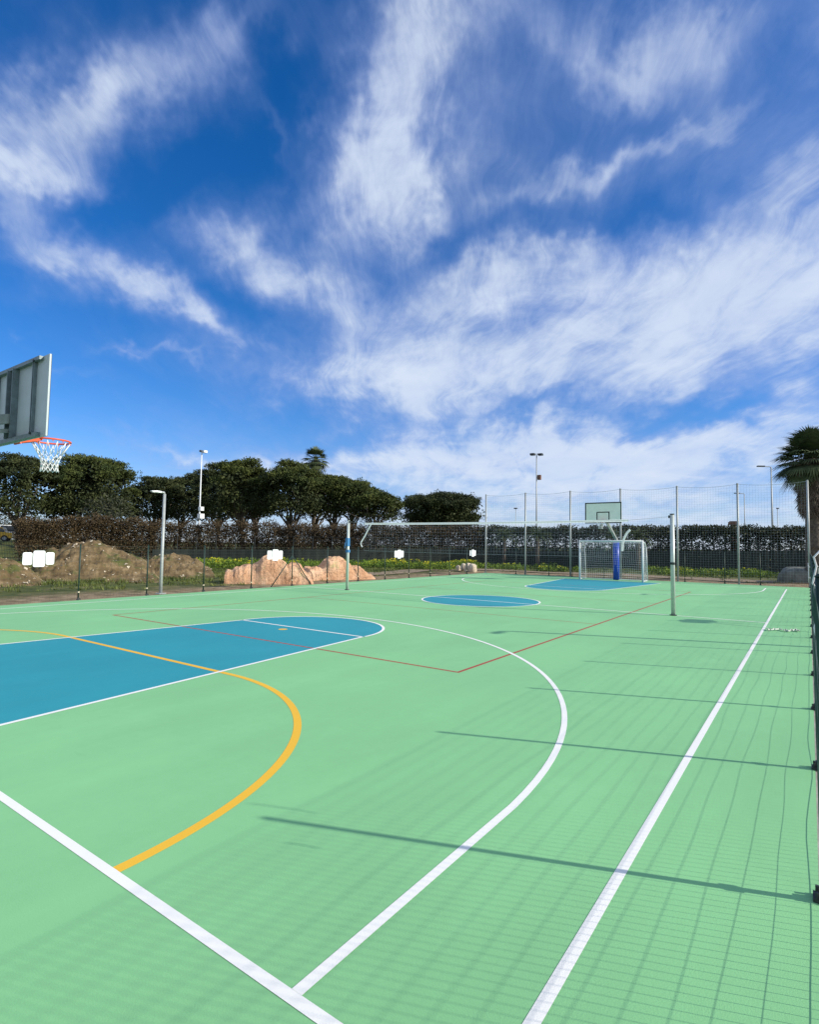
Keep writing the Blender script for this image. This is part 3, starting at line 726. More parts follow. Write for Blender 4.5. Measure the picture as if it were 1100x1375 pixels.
# ------------------------------------------------------------------ basketball stands
def hoop_stand(loc, rz, label, xboard, z0, hgt, rim_x, rim_z, pole_x, pole_h, board_m, front_marks):
    """built with the board facing +x, its foot at the origin"""
    t = thing('basketball_stand', (pole_x, 0, 0), label, 'basketball hoop')
    bw = .9; th = .02
    b = MB(); b.box((xboard, 0, z0+hgt/2), (th, 2*bw, hgt)); bd = b.build('backboard', board_m, t)
    if front_marks:
        b = MB(); e = .055; xf = xboard+th/2+.003
        for s in (1, -1): b.box((xf, s*(bw-e/2), z0+hgt/2), (.006, e, hgt))
        for zz in (z0+e/2, z0+hgt-e/2): b.box((xf, 0, zz), (.006, 2*bw-2*e, e))
        zi = rim_z+.0
        for s in (1, -1): b.box((xf, s*.295, zi+.225), (.006, .05, .45))
        b.box((xf, 0, zi+.425), (.006, .54, .05)); b.box((xf, 0, zi+.025), (.006, .54, .05))
        b.build('target_lines', 'dark', bd)
    # steel frame on the back
    xb = xboard-th/2
    b = MB(); b.box((xb-.026, .05, z0+hgt-.028), (.05, 2*bw-.22, .045)); b.build('frame_rail', 'steel', t)
    b = MB(); b.box((xb-.026, .05, z0+.03), (.05, 2*bw-.22, .05)); b.build('frame_rail', 'steel', t)
    for yc in (-.54, .62):
        b = MB()
        for y in (yc-.02, yc+.02): b.box((xb-.02, y, z0+hgt/2), (.036, .012, hgt-.11))
        b.box((xb-.006, yc, z0+hgt/2), (.008, .05, hgt-.11)); b.build('frame_upright', 'steel', t)
    b = MB()
    for y in (-.02, .15): b.box((xb-.04, y, z0+hgt/2), (.076, .014, hgt-.1))
    b.box((xb-.008, .065, z0+hgt/2), (.010, .156, hgt-.1))
    b.build('centre_channel', 'steel', t)
    for y in (-.6, .7):
        for zz in (z0+.05, z0+hgt-.05): b = MB(); b.tube([(xb-.052, y, zz), (xb-.068, y, zz)], .016, 6); b.build('bolt', 'dark', t)
    # arm to the pole
    a0 = Vector((xb-.03, .06, z0+.31)); a1 = Vector((pole_x, .0, pole_h-.05))
    b = MB(); b.bar(a0, a1, .11, .12); b.build('arm', 'beam', t)
    b = MB(); b.bar(a0+Vector((-.02, 0, -.16)), a0.lerp(a1, .55)+Vector((0, 0, -.08)), .05, .05); b.build('arm_strut', 'beam', t)
    b = MB(); b.tube([(pole_x, 0, -.02), (pole_x, 0, pole_h)], .085, 16); b.tube([(pole_x, 0, pole_h), (pole_x, 0, pole_h+.03)], [.095, .06], 16)
    po = b.build('pole', 'galv', t, True)
    b = MB(); b.tube([(pole_x, 0, .02), (pole_x, 0, 1.0), (pole_x, 0, 2.02)], .16, 20); pd = b.build('pole_padding', 'pad', po, True)
    b = MB()
    for zz in (.35, 1.0, 1.65): b.tube([(pole_x, 0, zz), (pole_x, 0, zz+.04)], .163, 20)
    b.build('strap', 'dark', pd)
    # rim
    b = MB(); ring = [(rim_x+.235*math.cos(2*math.pi*i/36), .235*math.sin(2*math.pi*i/36), rim_z) for i in range(37)]
    b.tube(ring, .012, 8, False)
    rim = b.build('rim', 'orange', t, True)
    b = MB(); xf = xboard+th/2
    b.box((xf+.012, 0, rim_z-.03), (.02, .2, .14))
    b.add([(xf+.02, -.1, rim_z), (xf+.02, .1, rim_z), (rim_x-.16, .155, rim_z), (rim_x-.16, -.155, rim_z), (xf+.02, -.1, rim_z-.09), (xf+.02, .1, rim_z-.09), (rim_x-.16, .155, rim_z-.03), (rim_x-.16, -.155, rim_z-.03)],
          [(0, 1, 2, 3), (7, 6, 5, 4), (0, 4, 5, 1), (1, 5, 6, 2), (2, 6, 7, 3), (3, 7, 4, 0)])
    b.build('rim_bracket', 'orange', rim)
    b = MB(); nl = 12
    for i in range(nl):
        q = 2*math.pi*(i+.5)/nl; b.tube([(rim_x+.235*math.cos(q)+.0, .235*math.sin(q), rim_z-.008), (rim_x+.235*math.cos(q), .235*math.sin(q), rim_z-.03)], .007, 5)
    b.build('net_hook', 'orange', rim)
    # net: loose long loops at the top, knotted diamonds below
    b = MB(); lev = [(0, .225), (.17, .135), (.225, .112), (.28, .100), (.335, .098), (.39, .108)]
    def np_(l, i):
        dz, rr = lev[l]; q = 2*math.pi*(i+.5*(l % 2))/nl+.08*mnoise.noise((i, l, 2)); rr *= 1+.10*mnoise.noise((i*1.7, l, 7))
        return Vector((rim_x+rr*math.cos(q), rr*math.sin(q), rim_z-.025-dz+.012*mnoise.noise((i*2.1, l, 9))))
    for l in range(len(lev)-1):
        for i in range(nl):
            if l % 2 == 0: b.tube([np_(l, i), np_(l+1, i)], .0045, 5); b.tube([np_(l, i), np_(l+1, i-1)], .0045, 5)
            else: b.tube([np_(l, i), np_(l+1, i)], .0045, 5); b.tube([np_(l, i), np_(l+1, i+1)], .0045, 5)
    b.build('net', 'cord', t, True)
    t.rotation_euler.z = rz
    if rz: t.location = (-pole_x, 0, 0)
    return t
hoop_stand((0, 0, 0), 0, 'basketball stand at the near left edge, seen from behind its grey backboard', -12.65, 2.92, 1.0, -12.245, 3.005, -15.3, 2.62, 'board', True)
hoop_stand((0, 0, 0), R(180), 'distant basketball stand with pale green backboard and blue padded pole behind the goal', -12.8, 2.9, 1.05, -12.41, 3.03, -15.1, 2.2, 'boardfar', True)

# ------------------------------------------------------------------ small things by the right fence
def clutter():
    b = MB(); c = Vector((-1.35, -7.86, .03)); r_ = random.Random(3)
    pts = []
    for i in range(26): pts.append(c+Vector((.5*math.sin(i*.5)*.3+.06*r_.gauss(0, 1), -.28+i*.023, .0)))
    rowsN = []
    for i, p in enumerate(pts):
        w = .035+.035*abs(mnoise.noise((i*.4, 0, 0))); h = .008+.055*abs(mnoise.noise((i*.55, 3, 0)))
        rowsN.append([p+Vector((-w, 0, -.008)), p+Vector((-w*.4, .01, h)), p+Vector((w*.3, -.01, h*.6)), p+Vector((w, 0, -.008))])
    for rw in rowsN: b.v += [tuple(x) for x in rw]
    for i in range(len(pts)-1):
        for q in range(3): k = i*4+q; b.f.append((k, k+1, k+5, k+4))
    tag(b.build('plastic_scrap', 'scrap', None, False, c), 'crumpled strip of pale plastic lying on the court by the right fence', 'litter')
    b = MB()
    zz = lambda L: [P(u, v, r) for u, v, r in L]
    b.tube(zz([(1103, 738, 3.6), (1093, 748, 3.6), (1096.5, 760, 3.6), (1094, 772, 3.6), (1091.5, 783, 3.6), (1097, 792, 3.6), (1104, 799, 3.6)]), .0045, 6)
    b.tube(zz([(1104, 829, 3.2), (1097, 833, 3.2), (1094, 843, 3.2), (1096, 853, 3.2), (1104, 860, 3.2)]), .0045, 6)
    tag(b.build('white_cord', 'cord', None, True, P(1097, 770, 3.5)), 'loose white cord looped along the top of the right fence', 'cord')
clutter()

# ------------------------------------------------------------------ rocks, heaps, stones
def heightfield_rock(name, u0, u1, r0, r1, prof, thick, m, seed, label, cat, group=None):
    """ridge-shaped rock: prof = silhouette (fraction along, height)"""
    a, e = G(u0, r0), G(u1, r1); d = (e-a); Ln = d.length; d.normalize(); nrm = Vector((-d.y, d.x, 0))
    if nrm.dot(Vector((CX, CY, 0))-a) > 0: nrm = -nrm      # points away from the camera
    b = MB(); NS, NT = 120, 36
    def ph(f):
        for i in range(len(prof)-1):
            if prof[i][0] <= f <= prof[i+1][0]:
                t_ = (f-prof[i][0])/(prof[i+1][0]-prof[i][0]); return prof[i][1]*(1-t_)+prof[i+1][1]*t_
        return prof[-1][1]
    for i in range(NS+1):
        f = i/NS; h = ph(f)+.035*mnoise.noise((f*22, seed, 0))
        for j in range(NT+1):
            q = -1+2*j/NT
            prof_q = max(0, 1-abs(q)**3.2)**.5
            pos = a+d*(f*Ln)+nrm*(thick*.5*(q+1))
            nz_ = .12*mnoise.noise((pos.x*1.1, pos.y*1.1, seed+h*prof_q))+.10*mnoise.noise((pos.x*3.3, pos.y*3.3, seed+9))+.05*mnoise.noise((pos.x*8, pos.y*8, seed+2))
            z = h*prof_q+nz_*prof_q
            off = nrm*(.17*mnoise.noise((f*8, z*1.3, seed+5))+.05*mnoise.noise((f*30, z*5, seed+6)))*min(1, prof_q*1.5)
            b.v.append(tuple(pos+off+Vector((0, 0, z-.08))))
    for i in range(NS):
        for j in range(NT): k = i*(NT+1)+j; b.f.append((k, k+NT+1, k+NT+2, k+1))
    for i0 in (0, NS):
        k = i0*(NT+1); b.f.append(tuple(range(k, k+NT+1)) if i0 else tuple(range(k+NT, k-1, -1)))
    return tag(b.build(name, m, None, True, (a+e)/2), label, cat, group)
def zr(u, v, r): return Z(u, v, r)+.08
def profile(u0, u1, r0, r1, pts):
    return [((u-u0)/(u1-u0), max(.05, zr(u, v, r0+(r1-r0)*(u-u0)/(u1-u0)))) for u, v in pts]
pr1 = [(303, 769), (313, 767), (322, 761), (330, 757), (338, 757), (345, 755), (352, 748), (360, 745), (372, 746), (381, 752), (386, 758), (393, 755), (400, 757), (408, 765), (416, 772), (423, 782)]
heightfield_rock('granite_boulder', 303, 423, 24.6, 24.6, profile(303, 423, 24.6, 24.6, pr1), 1.3, 'rock', 1, 'jagged pink rock with three humps behind the left fence, leftmost of the two', 'rock', 'pink rocks')
pr2 = [(396, 777), (408, 773), (418, 763), (428, 761), (436, 762), (443, 752), (450, 749), (462, 750), (470, 755), (477, 762), (484, 758), (490, 761), (497, 769), (505, 771), (506, 776)]
heightfield_rock('granite_boulder', 396, 506, 26.2, 28.2, profile(396, 506, 26.2, 28.2, pr2), 1.3, 'rock', 5, 'pink rock with a tall rounded hump behind the volleyball post with the winch', 'rock', 'pink rocks')
def heap(u0, u1, r, prof, depth, seed, label):
    a, e = G(u0, r), G(u1, r); d = (e-a); Ln = d.length; d.normalize(); nrm = Vector((-d.y, d.x, 0))
    if nrm.dot(Vector((CX, CY, 0))-a) > 0: nrm = -nrm
    b = MB(); NS, NT = 130, 70
    pf = [((u-u0)/(u1-u0), max(0, zr(u, v, r))) for u, v in prof]
    for i in range(NS+1):
        f = i/NS
        for k in range(len(pf)-1):
            if pf[k][0] <= f <= pf[k+1][0]+1e-9:
                t_ = (f-pf[k][0])/(pf[k+1][0]-pf[k][0]); t_ = t_*t_*(3-2*t_); h = pf[k][1]*(1-t_)+pf[k+1][1]*t_; break
        for j in range(NT+1):
            q = -1+2*j/NT; sq = (.5+.5*math.cos(math.pi*abs(q)))**.85
            pos = a+d*(f*Ln)+nrm*(depth*q*.5)
            z = h*sq+(.10*mnoise.noise((pos.x*1.2, pos.y*1.2, seed))+.11*mnoise.noise((pos.x*3, pos.y*3, seed+4))+.075*mnoise.noise((pos.x*7, pos.y*7, seed+7))+.04*mnoise.noise((pos.x*15, pos.y*15, seed+7)))*min(1, h*sq*2.2)
            b.v.append(tuple(pos+Vector((0, 0, z-.1))))
    for i in range(NS):
        for j in range(NT): k = i*(NT+1)+j; b.f.append((k, k+NT+1, k+NT+2, k+1))
    t = thing('earth_heap', (a+e)/2, label, 'earth heap', 'heaps of dug earth')
    b.build('soil', 'dirt', t, True)
    s = MB(); r_ = random.Random(seed)
    for _ in range(int(Ln*38)):
        i = r_.randrange(4, NS-4); j = r_.randrange(2, int(NT*.62)); v = Vector(b.v[i*(NT+1)+j]); sz = r_.choice((.02, .025, .03, .03, .04, .05, .09))
        vs = [v+Vector((r_.gauss(0, 1), r_.gauss(0, 1), r_.gauss(.4, .7))).normalized()*sz*r_.uniform(.7, 1.2) for _k in range(6)]
        s.add(vs, [(0, 1, 2), (0, 2, 3), (0, 3, 4), (0, 4, 1), (5, 2, 1), (5, 3, 2), (5, 4, 3), (5, 1, 4)])
    stuff(s.build('rubble', 'stone', t))
heap(42, 216, 29.5, [(42, 775), (50, 752), (57, 741), (66, 735), (76, 738), (86, 733), (100, 728), (116, 726), (128, 728), (146, 735), (165, 742), (186, 749), (200, 758), (216, 775)], 7.5, 2, 'tall brown earth heap with stones behind the largest white sign')
heap(178, 292, 31, [(178, 770), (195, 752), (212, 747), (230, 744), (246, 746), (262, 751), (278, 760), (292, 772)], 5.5, 12, 'lower sandy earth heap behind the grey lamp post, right of the tall heap')
heap(-70, 66, 26.5, [(-70, 775), (-40, 750), (-10, 747), (12, 751), (30, 757), (48, 770), (66, 784)], 5, 22, 'low brown earth heap at the left edge in front of the tall heap')
def boulder(u, r, sx, sy, sz, m, seed, name, label, cat, zc=.3, group=None):
    c = G(u, r); b = MB(); n, k = 20, 12
    for i in range(k+1):
        th = math.pi*i/k
        for j in range(n):
            ph_ = 2*math.pi*j/n; v = Vector((math.sin(th)*math.cos(ph_), math.sin(th)*math.sin(ph_), math.cos(th)))
            q = 1+.22*mnoise.noise(v*1.3+Vector((seed, 0, 0)))+.09*mnoise.noise(v*3.5+Vector((seed, 4, 0)))
            v = Vector([math.copysign(abs(x)**.8, x) for x in v])
            b.v.append((c.x+v.x*sx*q, c.y+v.y*sy*q, c.z+sz*zc+v.z*sz*q))
    for i in range(k):
        for j in range(n): a_ = i*n+j; d_ = i*n+(j+1) % n; b.f.append((a_, a_+n, d_+n, d_))
    return tag(b.build(name, m, None, True, c), label, cat, group)
boulder(1073, 37.5, 1.0, 1.0, .62, 'greystone', 3, 'boulder', 'large grey rounded boulder in the grass at the right end of the hedge', 'rock')
boulder(622.5, 38.5, .18, .18, .24, 'stone', 8, 'stone', 'small white stone set on the grass near the far left corner', 'stone', 1.0, 'field stones by the far corner')
boulder(629, 38.0, .24, .24, .36, 'stone', 12, 'stone', 'brown leaning stone between the white stone and the rounded stone', 'stone', .5, 'field stones by the far corner')
boulder(635, 37.6, .28, .26, .34, 'stone', 16, 'stone', 'rounded tan stone, rightmost of the stones by the far corner', 'stone', .5, 'field stones by the far corner')
boulder(616, 39.0, .16, .16, .22, 'stone', 21, 'stone', 'pale upright stone at the end of the flowering weeds, leftmost of the stones', 'stone', .5, 'field stones by the far corner')

# ------------------------------------------------------------------ trees
def limb(b, p0, p1, r0, r1, wob, rnd, n=6, sides=7):
    p0, p1 = Vector(p0), Vector(p1); pts = []
    for i in range(n+1):
        f = i/n; o = Vector((rnd.gauss(0, wob), rnd.gauss(0, wob), 0))*math.sin(math.pi*f)
        pts.append(p0.lerp(p1, f)+o+Vector((0, 0, wob*1.2*math.sin(math.pi*f)*-.6)))
    b.tube(pts, [r0+(r1-r0)*i/n for i in range(n+1)], sides); return pts
def pine(ut, u0, u1, vtop, r, vbot, seed, label, m='pine', dens=1.0, lacy=.35, lean=0.0, round_=False):
    rnd = random.Random(seed); base = G(ut, r, -.15)
    cc = G((u0+u1)/2, r); perp = (G(u1, r)-G(u0, r)); RX = perp.length/2
    zt = Z((u0+u1)/2, vtop, r); zb = Z((u0+u1)/2, vbot+1.5, r); Hc = zt-zb
    cc = Vector((cc.x, cc.y, 0))
    t = thing('pine_tree', (base.x, base.y, -.1), label, 'pine tree', 'umbrella pines beyond the hedge')
    b = MB(); tw = MB()
    fork = zb*.80 if not round_ else zb*.6
    top = Vector((base.x+rnd.gauss(0, .25)+lean, base.y+rnd.gauss(0, .25), fork))
    limb(b, base, top, .30, .22, .12, rnd, 8, 9)
    tips = []
    nb = 9
    for k in range(nb):
        a = 2*math.pi*(k+rnd.uniform(-.3, .3))/nb; rho = RX*rnd.uniform(.45, .8)
        end = Vector((cc.x+rho*math.cos(a), cc.y+rho*math.sin(a), zb+Hc*rnd.uniform(.28, .5)))
        st = base.lerp(top, rnd.uniform(.82, 1.0))
        pts = limb(b, st, end, .12, .04, .22, rnd, 6, 6); tips.append(end)
        for _ in range(4):
            q = pts[rnd.randrange(2, 6)]; e2 = q+Vector((rnd.gauss(0, 1.3), rnd.gauss(0, 1.3), rnd.uniform(.3, 1.6)))
            limb(b, q, e2, .04, .012, .08, rnd, 3, 4)
    limb(b, top, Vector((cc.x, cc.y, zb+Hc*.6)), .2, .06, .15, rnd, 5, 7)
    b.build('trunk', 'bark', t, True)
    # crown: overlapping boughs, each a cushion of needle tufts set on the dome
    f = MB(); fd = MB(); nbough = int((26 if not round_ else 30)*max(.7, RX/5)*dens)
    boughs = []
    for k in range(nbough):
        a = k*2.39996+rnd.uniform(-.3, .3); rho = RX*.93*math.sqrt((k+.5)/nbough)
        dome = math.sqrt(max(0, 1-(rho/RX)**2))
        z = zb+Hc*(.30+.62*dome+rnd.uniform(-.10, .05))
        if round_: z = zb+Hc*(.5+.46*dome*rnd.choice((1, 1, .3, -.75)))
        boughs.append((Vector((cc.x+rho*math.cos(a), cc.y+rho*math.sin(a), z)), rnd.uniform(.20, .32)*RX*(1 if rho < RX*.8 else .8)))
    for c, br in boughs:
        br = max(.8, min(br, 2.1))
        for _ in range(int(40*br)):
            o = Vector((rnd.gauss(0, .5), rnd.gauss(0, .5), abs(rnd.gauss(.08, .24))))
            f.clump(c+Vector((o.x*br, o.y*br, o.z*br*.75)), .38, 30, .165, .8, .6, rnd, .64)
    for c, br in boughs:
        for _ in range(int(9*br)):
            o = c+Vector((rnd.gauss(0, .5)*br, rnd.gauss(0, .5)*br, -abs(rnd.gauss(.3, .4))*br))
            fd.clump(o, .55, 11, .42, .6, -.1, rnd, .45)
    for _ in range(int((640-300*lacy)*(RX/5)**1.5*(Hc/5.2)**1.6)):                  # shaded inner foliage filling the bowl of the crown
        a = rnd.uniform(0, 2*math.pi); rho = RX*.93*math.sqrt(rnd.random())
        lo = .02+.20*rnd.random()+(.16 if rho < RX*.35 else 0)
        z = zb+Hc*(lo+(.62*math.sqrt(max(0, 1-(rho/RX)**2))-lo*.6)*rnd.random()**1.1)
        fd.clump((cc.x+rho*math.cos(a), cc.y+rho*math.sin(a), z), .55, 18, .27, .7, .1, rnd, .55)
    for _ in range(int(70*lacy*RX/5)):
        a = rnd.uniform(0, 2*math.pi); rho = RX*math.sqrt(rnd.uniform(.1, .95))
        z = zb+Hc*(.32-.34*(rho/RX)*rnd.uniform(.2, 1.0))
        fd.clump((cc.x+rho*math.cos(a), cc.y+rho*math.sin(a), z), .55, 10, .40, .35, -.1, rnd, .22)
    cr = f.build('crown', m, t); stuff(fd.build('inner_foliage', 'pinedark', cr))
    return t
pine(27, -28, 74, 609, 68, 694, 11, 'umbrella pine with a bare lacy underside at the far left edge, below the hoop', 'pinedark', 1.0, 1.05)
pine(102, 52, 183, 612, 70, 697, 12, 'broad domed umbrella pine, second from the left, leaning trunk showing below', 'pine', 1.15, .1)
pine(207, 166, 246, 641, 80, 700, 13, 'dark low-crowned pine behind the grey lamp post', 'pinedark', 1.1, .9)
pine(240, 214, 290, 636, 86, 696, 14, 'small dark pine with ragged crown just left of the tall white lamp mast', 'pinedark', 1.0, .9)
pine(292, 258, 330, 622, 74, 699, 15, 'dark multi-limbed pine just right of the tall white lamp mast', 'pinedark', 1.1, .6)
pine(327, 280, 367, 614, 66, 694, 16, 'tallest umbrella pine, highest crown of the row in the middle', 'pine', 1.15, .6)
pine(344, 312, 372, 630, 80, 693, 17, 'slim-trunked pine half hidden behind the tallest pine', 'pinedark', 1.0, .5)
pine(390, 348, 436, 621, 64, 692, 18, 'umbrella pine with pale spreading limbs in front of the fan palm', 'pine', 1.15, .5)
pine(423, 396, 456, 641, 72, 694, 19, 'pine with dense dark lower crown directly beneath the fan palm', 'pinedark', 1.1, .8)
pine(444, 416, 478, 641, 66, 690, 20, 'narrow umbrella pine just right of the fan palm', 'pine', 1.05, .5)
pine(473, 446, 510, 648, 65, 692, 21, 'umbrella pine third from the right end of the row, above the volleyball post', 'pine', 1.1, .5)
pine(502, 472, 537, 663, 63, 697, 22, 'low spreading umbrella pine at the right end of the long row', 'pine', 1.15, .9)
pine(590, 541, 646, 667, 84, 706, 23, 'isolated dense rounded pine behind the hedge, left of the tall net posts', 'pinedark', 1.5, .2, round_=True)
def bush(name, u, r, rad, h, m, seed, label, cat, group=None, z0=0, leaf=.2, n=1.0, trunk=True):
    rnd = random.Random(seed); c = G(u, r, z0-.1); t = thing(name, c, label, cat, group); b = MB()
    for k in range(5 if trunk else 3):
        a = rnd.uniform(0, 6.28); limb(b, c, c+Vector((math.cos(a)*rad*.5, math.sin(a)*rad*.5, h*.7)), .07, .02, .08, rnd, 4, 5)
    b.build('stem', 'bark', t, True)
    f = MB()
    for k in range(int(70*n)):
        v = Vector((rnd.gauss(0, 1), rnd.gauss(0, 1), rnd.gauss(0, 1))).normalized()*rnd.uniform(.35, .95)
        f.clump(c+Vector((v.x*rad, v.y*rad, h*.55+v.z*h*.45)), rad*.24, 16, leaf, .9, .2, rnd, .5)
    f.build('crown', m, t)
    return t
bush('bushy_tree', 141, 60, 2.6, 6.2, 'olive', 31, 'grey-green bushy tree in front of the broad domed pine', 'tree', None, 0, .26, 1.8)
bush('bushy_tree', 18, 108, 4.2, 7.2, 'olive', 33, 'pale olive-like tree beyond the yellow and white vehicles', 'tree', None, 0, .26, 1.5)
bush('bushy_tree', -8, 112, 4.4, 7.0, 'olive', 34, 'dark olive-like tree cut by the left edge of the picture behind the vehicles', 'tree', None, 0, .26, 1.5)

# fan palms
def fan_leaf(b, c, d, L, spread, n, rnd, droop=.25):
    """palmate blade: n pointed segments fanning out from c"""
    d = d.normalized(); side = d.cross(Vector((0, 0, 1)))
    if side.length < .05: side = Vector((1, 0, 0))
    side.normalize(); nn = side.cross(d)
    for i in range(n):
        a = -spread+2*spread*i/(n-1); l = L*(.72+.28*math.cos(a))*rnd.uniform(.85, 1.05)
        dd = (d*math.cos(a)+side*math.sin(a)).normalized()
        x = dd.cross(nn).normalized()*L*.032
        m1 = c+dd*l*.55; m2 = c+dd*l-Vector((0, 0, l*droop))+nn*rnd.gauss(0, .02)
        b.add([c, m1+x, m2, m1-x], [(0, 1, 2, 3)])
def fan_palm(name, base, ztop, rt0, rt1, fr, nlive, ndead, skirt, seed, label, bend=(0, 0)):
    rnd = random.Random(seed); base = Vector(base); t = thing(name, base, label, 'palm tree')
    top = Vector((base.x+bend[0], base.y+bend[1], ztop)); b = MB(); n = 22
    pts = [base.lerp(top, i/n) for i in range(n+1)]
    b.tube(pts, [(rt0+(rt1-rt0)*min(1, i/n*1.5))*(1+.05*(i % 2)) for i in range(n+1)], 14)
    for _ in range(160):                                   # old leaf bases
        f = rnd.uniform(.05, .95); a = rnd.uniform(0, 6.28); q = base.lerp(top, f); rr = rt0+(rt1-rt0)*min(1, f*1.5)
        o = Vector((math.cos(a), math.sin(a), 0)); b.leaf(q+o*rr*.9, (o*.5+Vector((0, 0, 1))).normalized(), .16, .30, o)
    b.build('trunk', 'palmbark', t, True)
    f = MB(); pt = MB()
    for k in range(nlive):
        a = k*2.39996+rnd.uniform(-.2, .2); el = R(84-118*(k+.5)/nlive+rnd.uniform(-8, 8))
        d = Vector((math.cos(a)*math.cos(el), math.sin(a)*math.cos(el), math.sin(el)))
        pe = top+d*fr*rnd.uniform(.42, .58)-Vector((0, 0, .12*fr*math.cos(el))); pt.tube([top, (top+pe)/2+Vector((0, 0, .06*fr)), pe], [.035, .028, .02], 5)
        d2 = (d+Vector((0, 0, -.25))).normalized(); fan_leaf(f, pe, d2, fr*.62, R(78), 22, rnd, .22)
    cr = f.build('crown', 'palm', t); pt.build('leaf_stalks', 'agave', cr, origin=base)
    s = MB()
    for k in range(ndead):
        fz = rnd.random(); a = rnd.uniform(0, 6.28); q = base.lerp(top, 1)-Vector((0, 0, skirt*fz*.8+.1))
        rr = rt1+(.72*fr*(1-fz*.72))*rnd.uniform(.25, 1); o = Vector((math.cos(a), math.sin(a), 0))
        fan_leaf(s, q+o*rr*.55, (o*rnd.uniform(.05, .45)*(1-.5*fz)+Vector((0, 0, -1))).normalized(), fr*rnd.uniform(.38, .52), R(48), 12, rnd, .1)
    s.build('dead_leaf_skirt', 'deadleaf', t)
    return t
rp_ = 37.0
bp = G(1093, rp_, -.1)
fan_palm('fan_palm', bp, Z(1097, 616, rp_), .40, .33, 1.9, 80, 330, 3.0, 41, 'big fan palm with shaggy brown skirt at the right edge')
bp = G(421, 76, -.1)
fan_palm('fan_palm', bp, Z(421, 617, 76), .3, .22, 1.95, 44, 40, 1.2, 42, 'small distant fan palm rising above the pine row')
# low feather palms in the hedge
def feather_palm(u, r, ztop, L, nf, seed, label, group='low palms in the hedge', m='palm', name='feather_palm', trunk_r=.16):
    rnd = random.Random(seed); base = G(u, r, -.1); t = thing(name, base, label, 'palm', group); top = base+Vector((0, 0, ztop)); b = MB()
    b.tube([base, (base+top)/2, top], [trunk_r*1.1, trunk_r, trunk_r*.9], 10); b.build('trunk', 'palmbark', t, True)
    f = MB()
    for k in range(nf):
        a = k*2.39996; el = R(82-80*(k+.5)/nf+rnd.uniform(-6, 6)); o = Vector((math.cos(a), math.sin(a), 0)); pts = []
        p = top.copy(); e = el
        for i in range(9):
            pts.append(p.copy()); p = p+(o*math.cos(e)+Vector((0, 0, math.sin(e))))*L/8; e -= R(9+rnd.uniform(0, 3))
        f.tube(pts, [.022-.002*i for i in range(9)], 4, False)
        sd_ = o.cross(Vector((0, 0, 1)))
        for i in range(1, 9):
            for s_ in (1, -1):
                for q in (0, .5):
                    c = pts[i-1].lerp(pts[i], q+.25); dd = ((pts[i]-pts[i-1]).normalized()*.8+sd_*s_*.75+Vector((0, 0, rnd.uniform(-.2, .25)))).normalized()
                    f.leaf(c, dd, .05, L*.28*(1-.06*i), Vector((0, 0, 1)))
    f.build('crown', m, t)
    return t
feather_palm(677, 49.5, 2.55, 1.35, 34, 51, 'low feather palm in the hedge, leftmost, beside the second tall net post')
feather_palm(722, 48.5, 2.6, 1.35, 34, 52, 'low feather palm in the hedge below the double-headed lamp mast')
feather_palm(825, 46.5, 2.5, 1.2, 30, 53, 'low feather palm in the hedge right behind the far backboard')
feather_palm(857, 46.0, 2.55, 1.25, 32, 54, 'low feather palm in the hedge above the right goal post')
feather_palm(160, 33.5, .45, 1.15, 40, 55, 'spiky agave-like plant on the slope behind the tall earth heap', None, 'agave', 'spiky_plant', .12)
feather_palm(56, 57, 2.9, 1.0, 26, 56, 'small spiky palm peeping over the left end of the russet hedge', None, 'agave', 'spiky_plant', .14)

# ------------------------------------------------------------------ hedges and the dark shade-cloth fence
RNG = [(14, 50), (120, 51), (250, 51), (330, 50), (400, 49), (480, 49), (560, 49.5), (640, 50), (700, 50), (780, 48.5), (850, 48), (920, 48.5), (1000, 49.5), (1086, 51)]
def hr(u):
    for i in range(len(RNG)-1):
        if RNG[i][0] <= u <= RNG[i+1][0]:
            f = (u-RNG[i][0])/(RNG[i+1][0]-RNG[i][0]); return RNG[i][1]*(1-f)+RNG[i+1][1]*f
    return RNG[-1][1]
def hedge(u0, u1, vtop, m, dens, seed, label, zlow, back=1.2, leaf=.125, gap=.0, trunks=True):
    rnd = random.Random(seed); c = G((u0+u1)/2, hr((u0+u1)/2)+back, -.1)
    t = thing('hedge', c, label, 'hedge', None); f = MB(); b = MB(); u = u0
    while u < u1:
        r = hr(u)+back; zt = Z(u, vtop(u), r)+rnd.gauss(0, .10)
        gaph = mnoise.noise((u*.11, seed, 0))+.5*mnoise.noise((u*.31, seed, 3))
        n = max(1, int(dens*(1-gap*max(0, -gaph)*2)))
        for _ in range(n):
            z = zlow+(zt-zlow)*rnd.random()**.75
            if rnd.random() < gap and mnoise.noise((u*.16, z*1.5, seed+3)) < -.05: continue
            p = G(u+rnd.uniform(-3, 3), r+rnd.gauss(0, .42), z); f.clump(p, .27, 12, leaf, .9, .15, rnd, .55)
        u += 1.5
    if trunks:
        u = u0+3
        while u < u1:
            r = hr(u)+back+rnd.gauss(0, .15); p = G(u, r, -.1); zt = Z(u, vtop(u), r)
            top = Vector((p.x+rnd.gauss(0, .12), p.y+rnd.gauss(0, .12), zt-.25)); pts = limb(b, p, top, .055, .018, .07, rnd, 5, 5)
            for _ in range(6):
                q = pts[rnd.randrange(2, 6)]; limb(b, q, q+Vector((rnd.gauss(0, .45), rnd.gauss(0, .45), rnd.uniform(.1, .6))), .02, .008, .03, rnd, 2, 3)
            u += rnd.uniform(6, 11)
        stuff(b.build('stems', 'bark', t))
    f.build('foliage', m, t); return t
hedge(24, 200, lambda u: 699+2*math.sin(u*.13)-(4 if 90 < u < 150 else 0), 'brownleaf', 30, 61, 'thick russet brown hedge on the left behind the tall earth heap', .3)
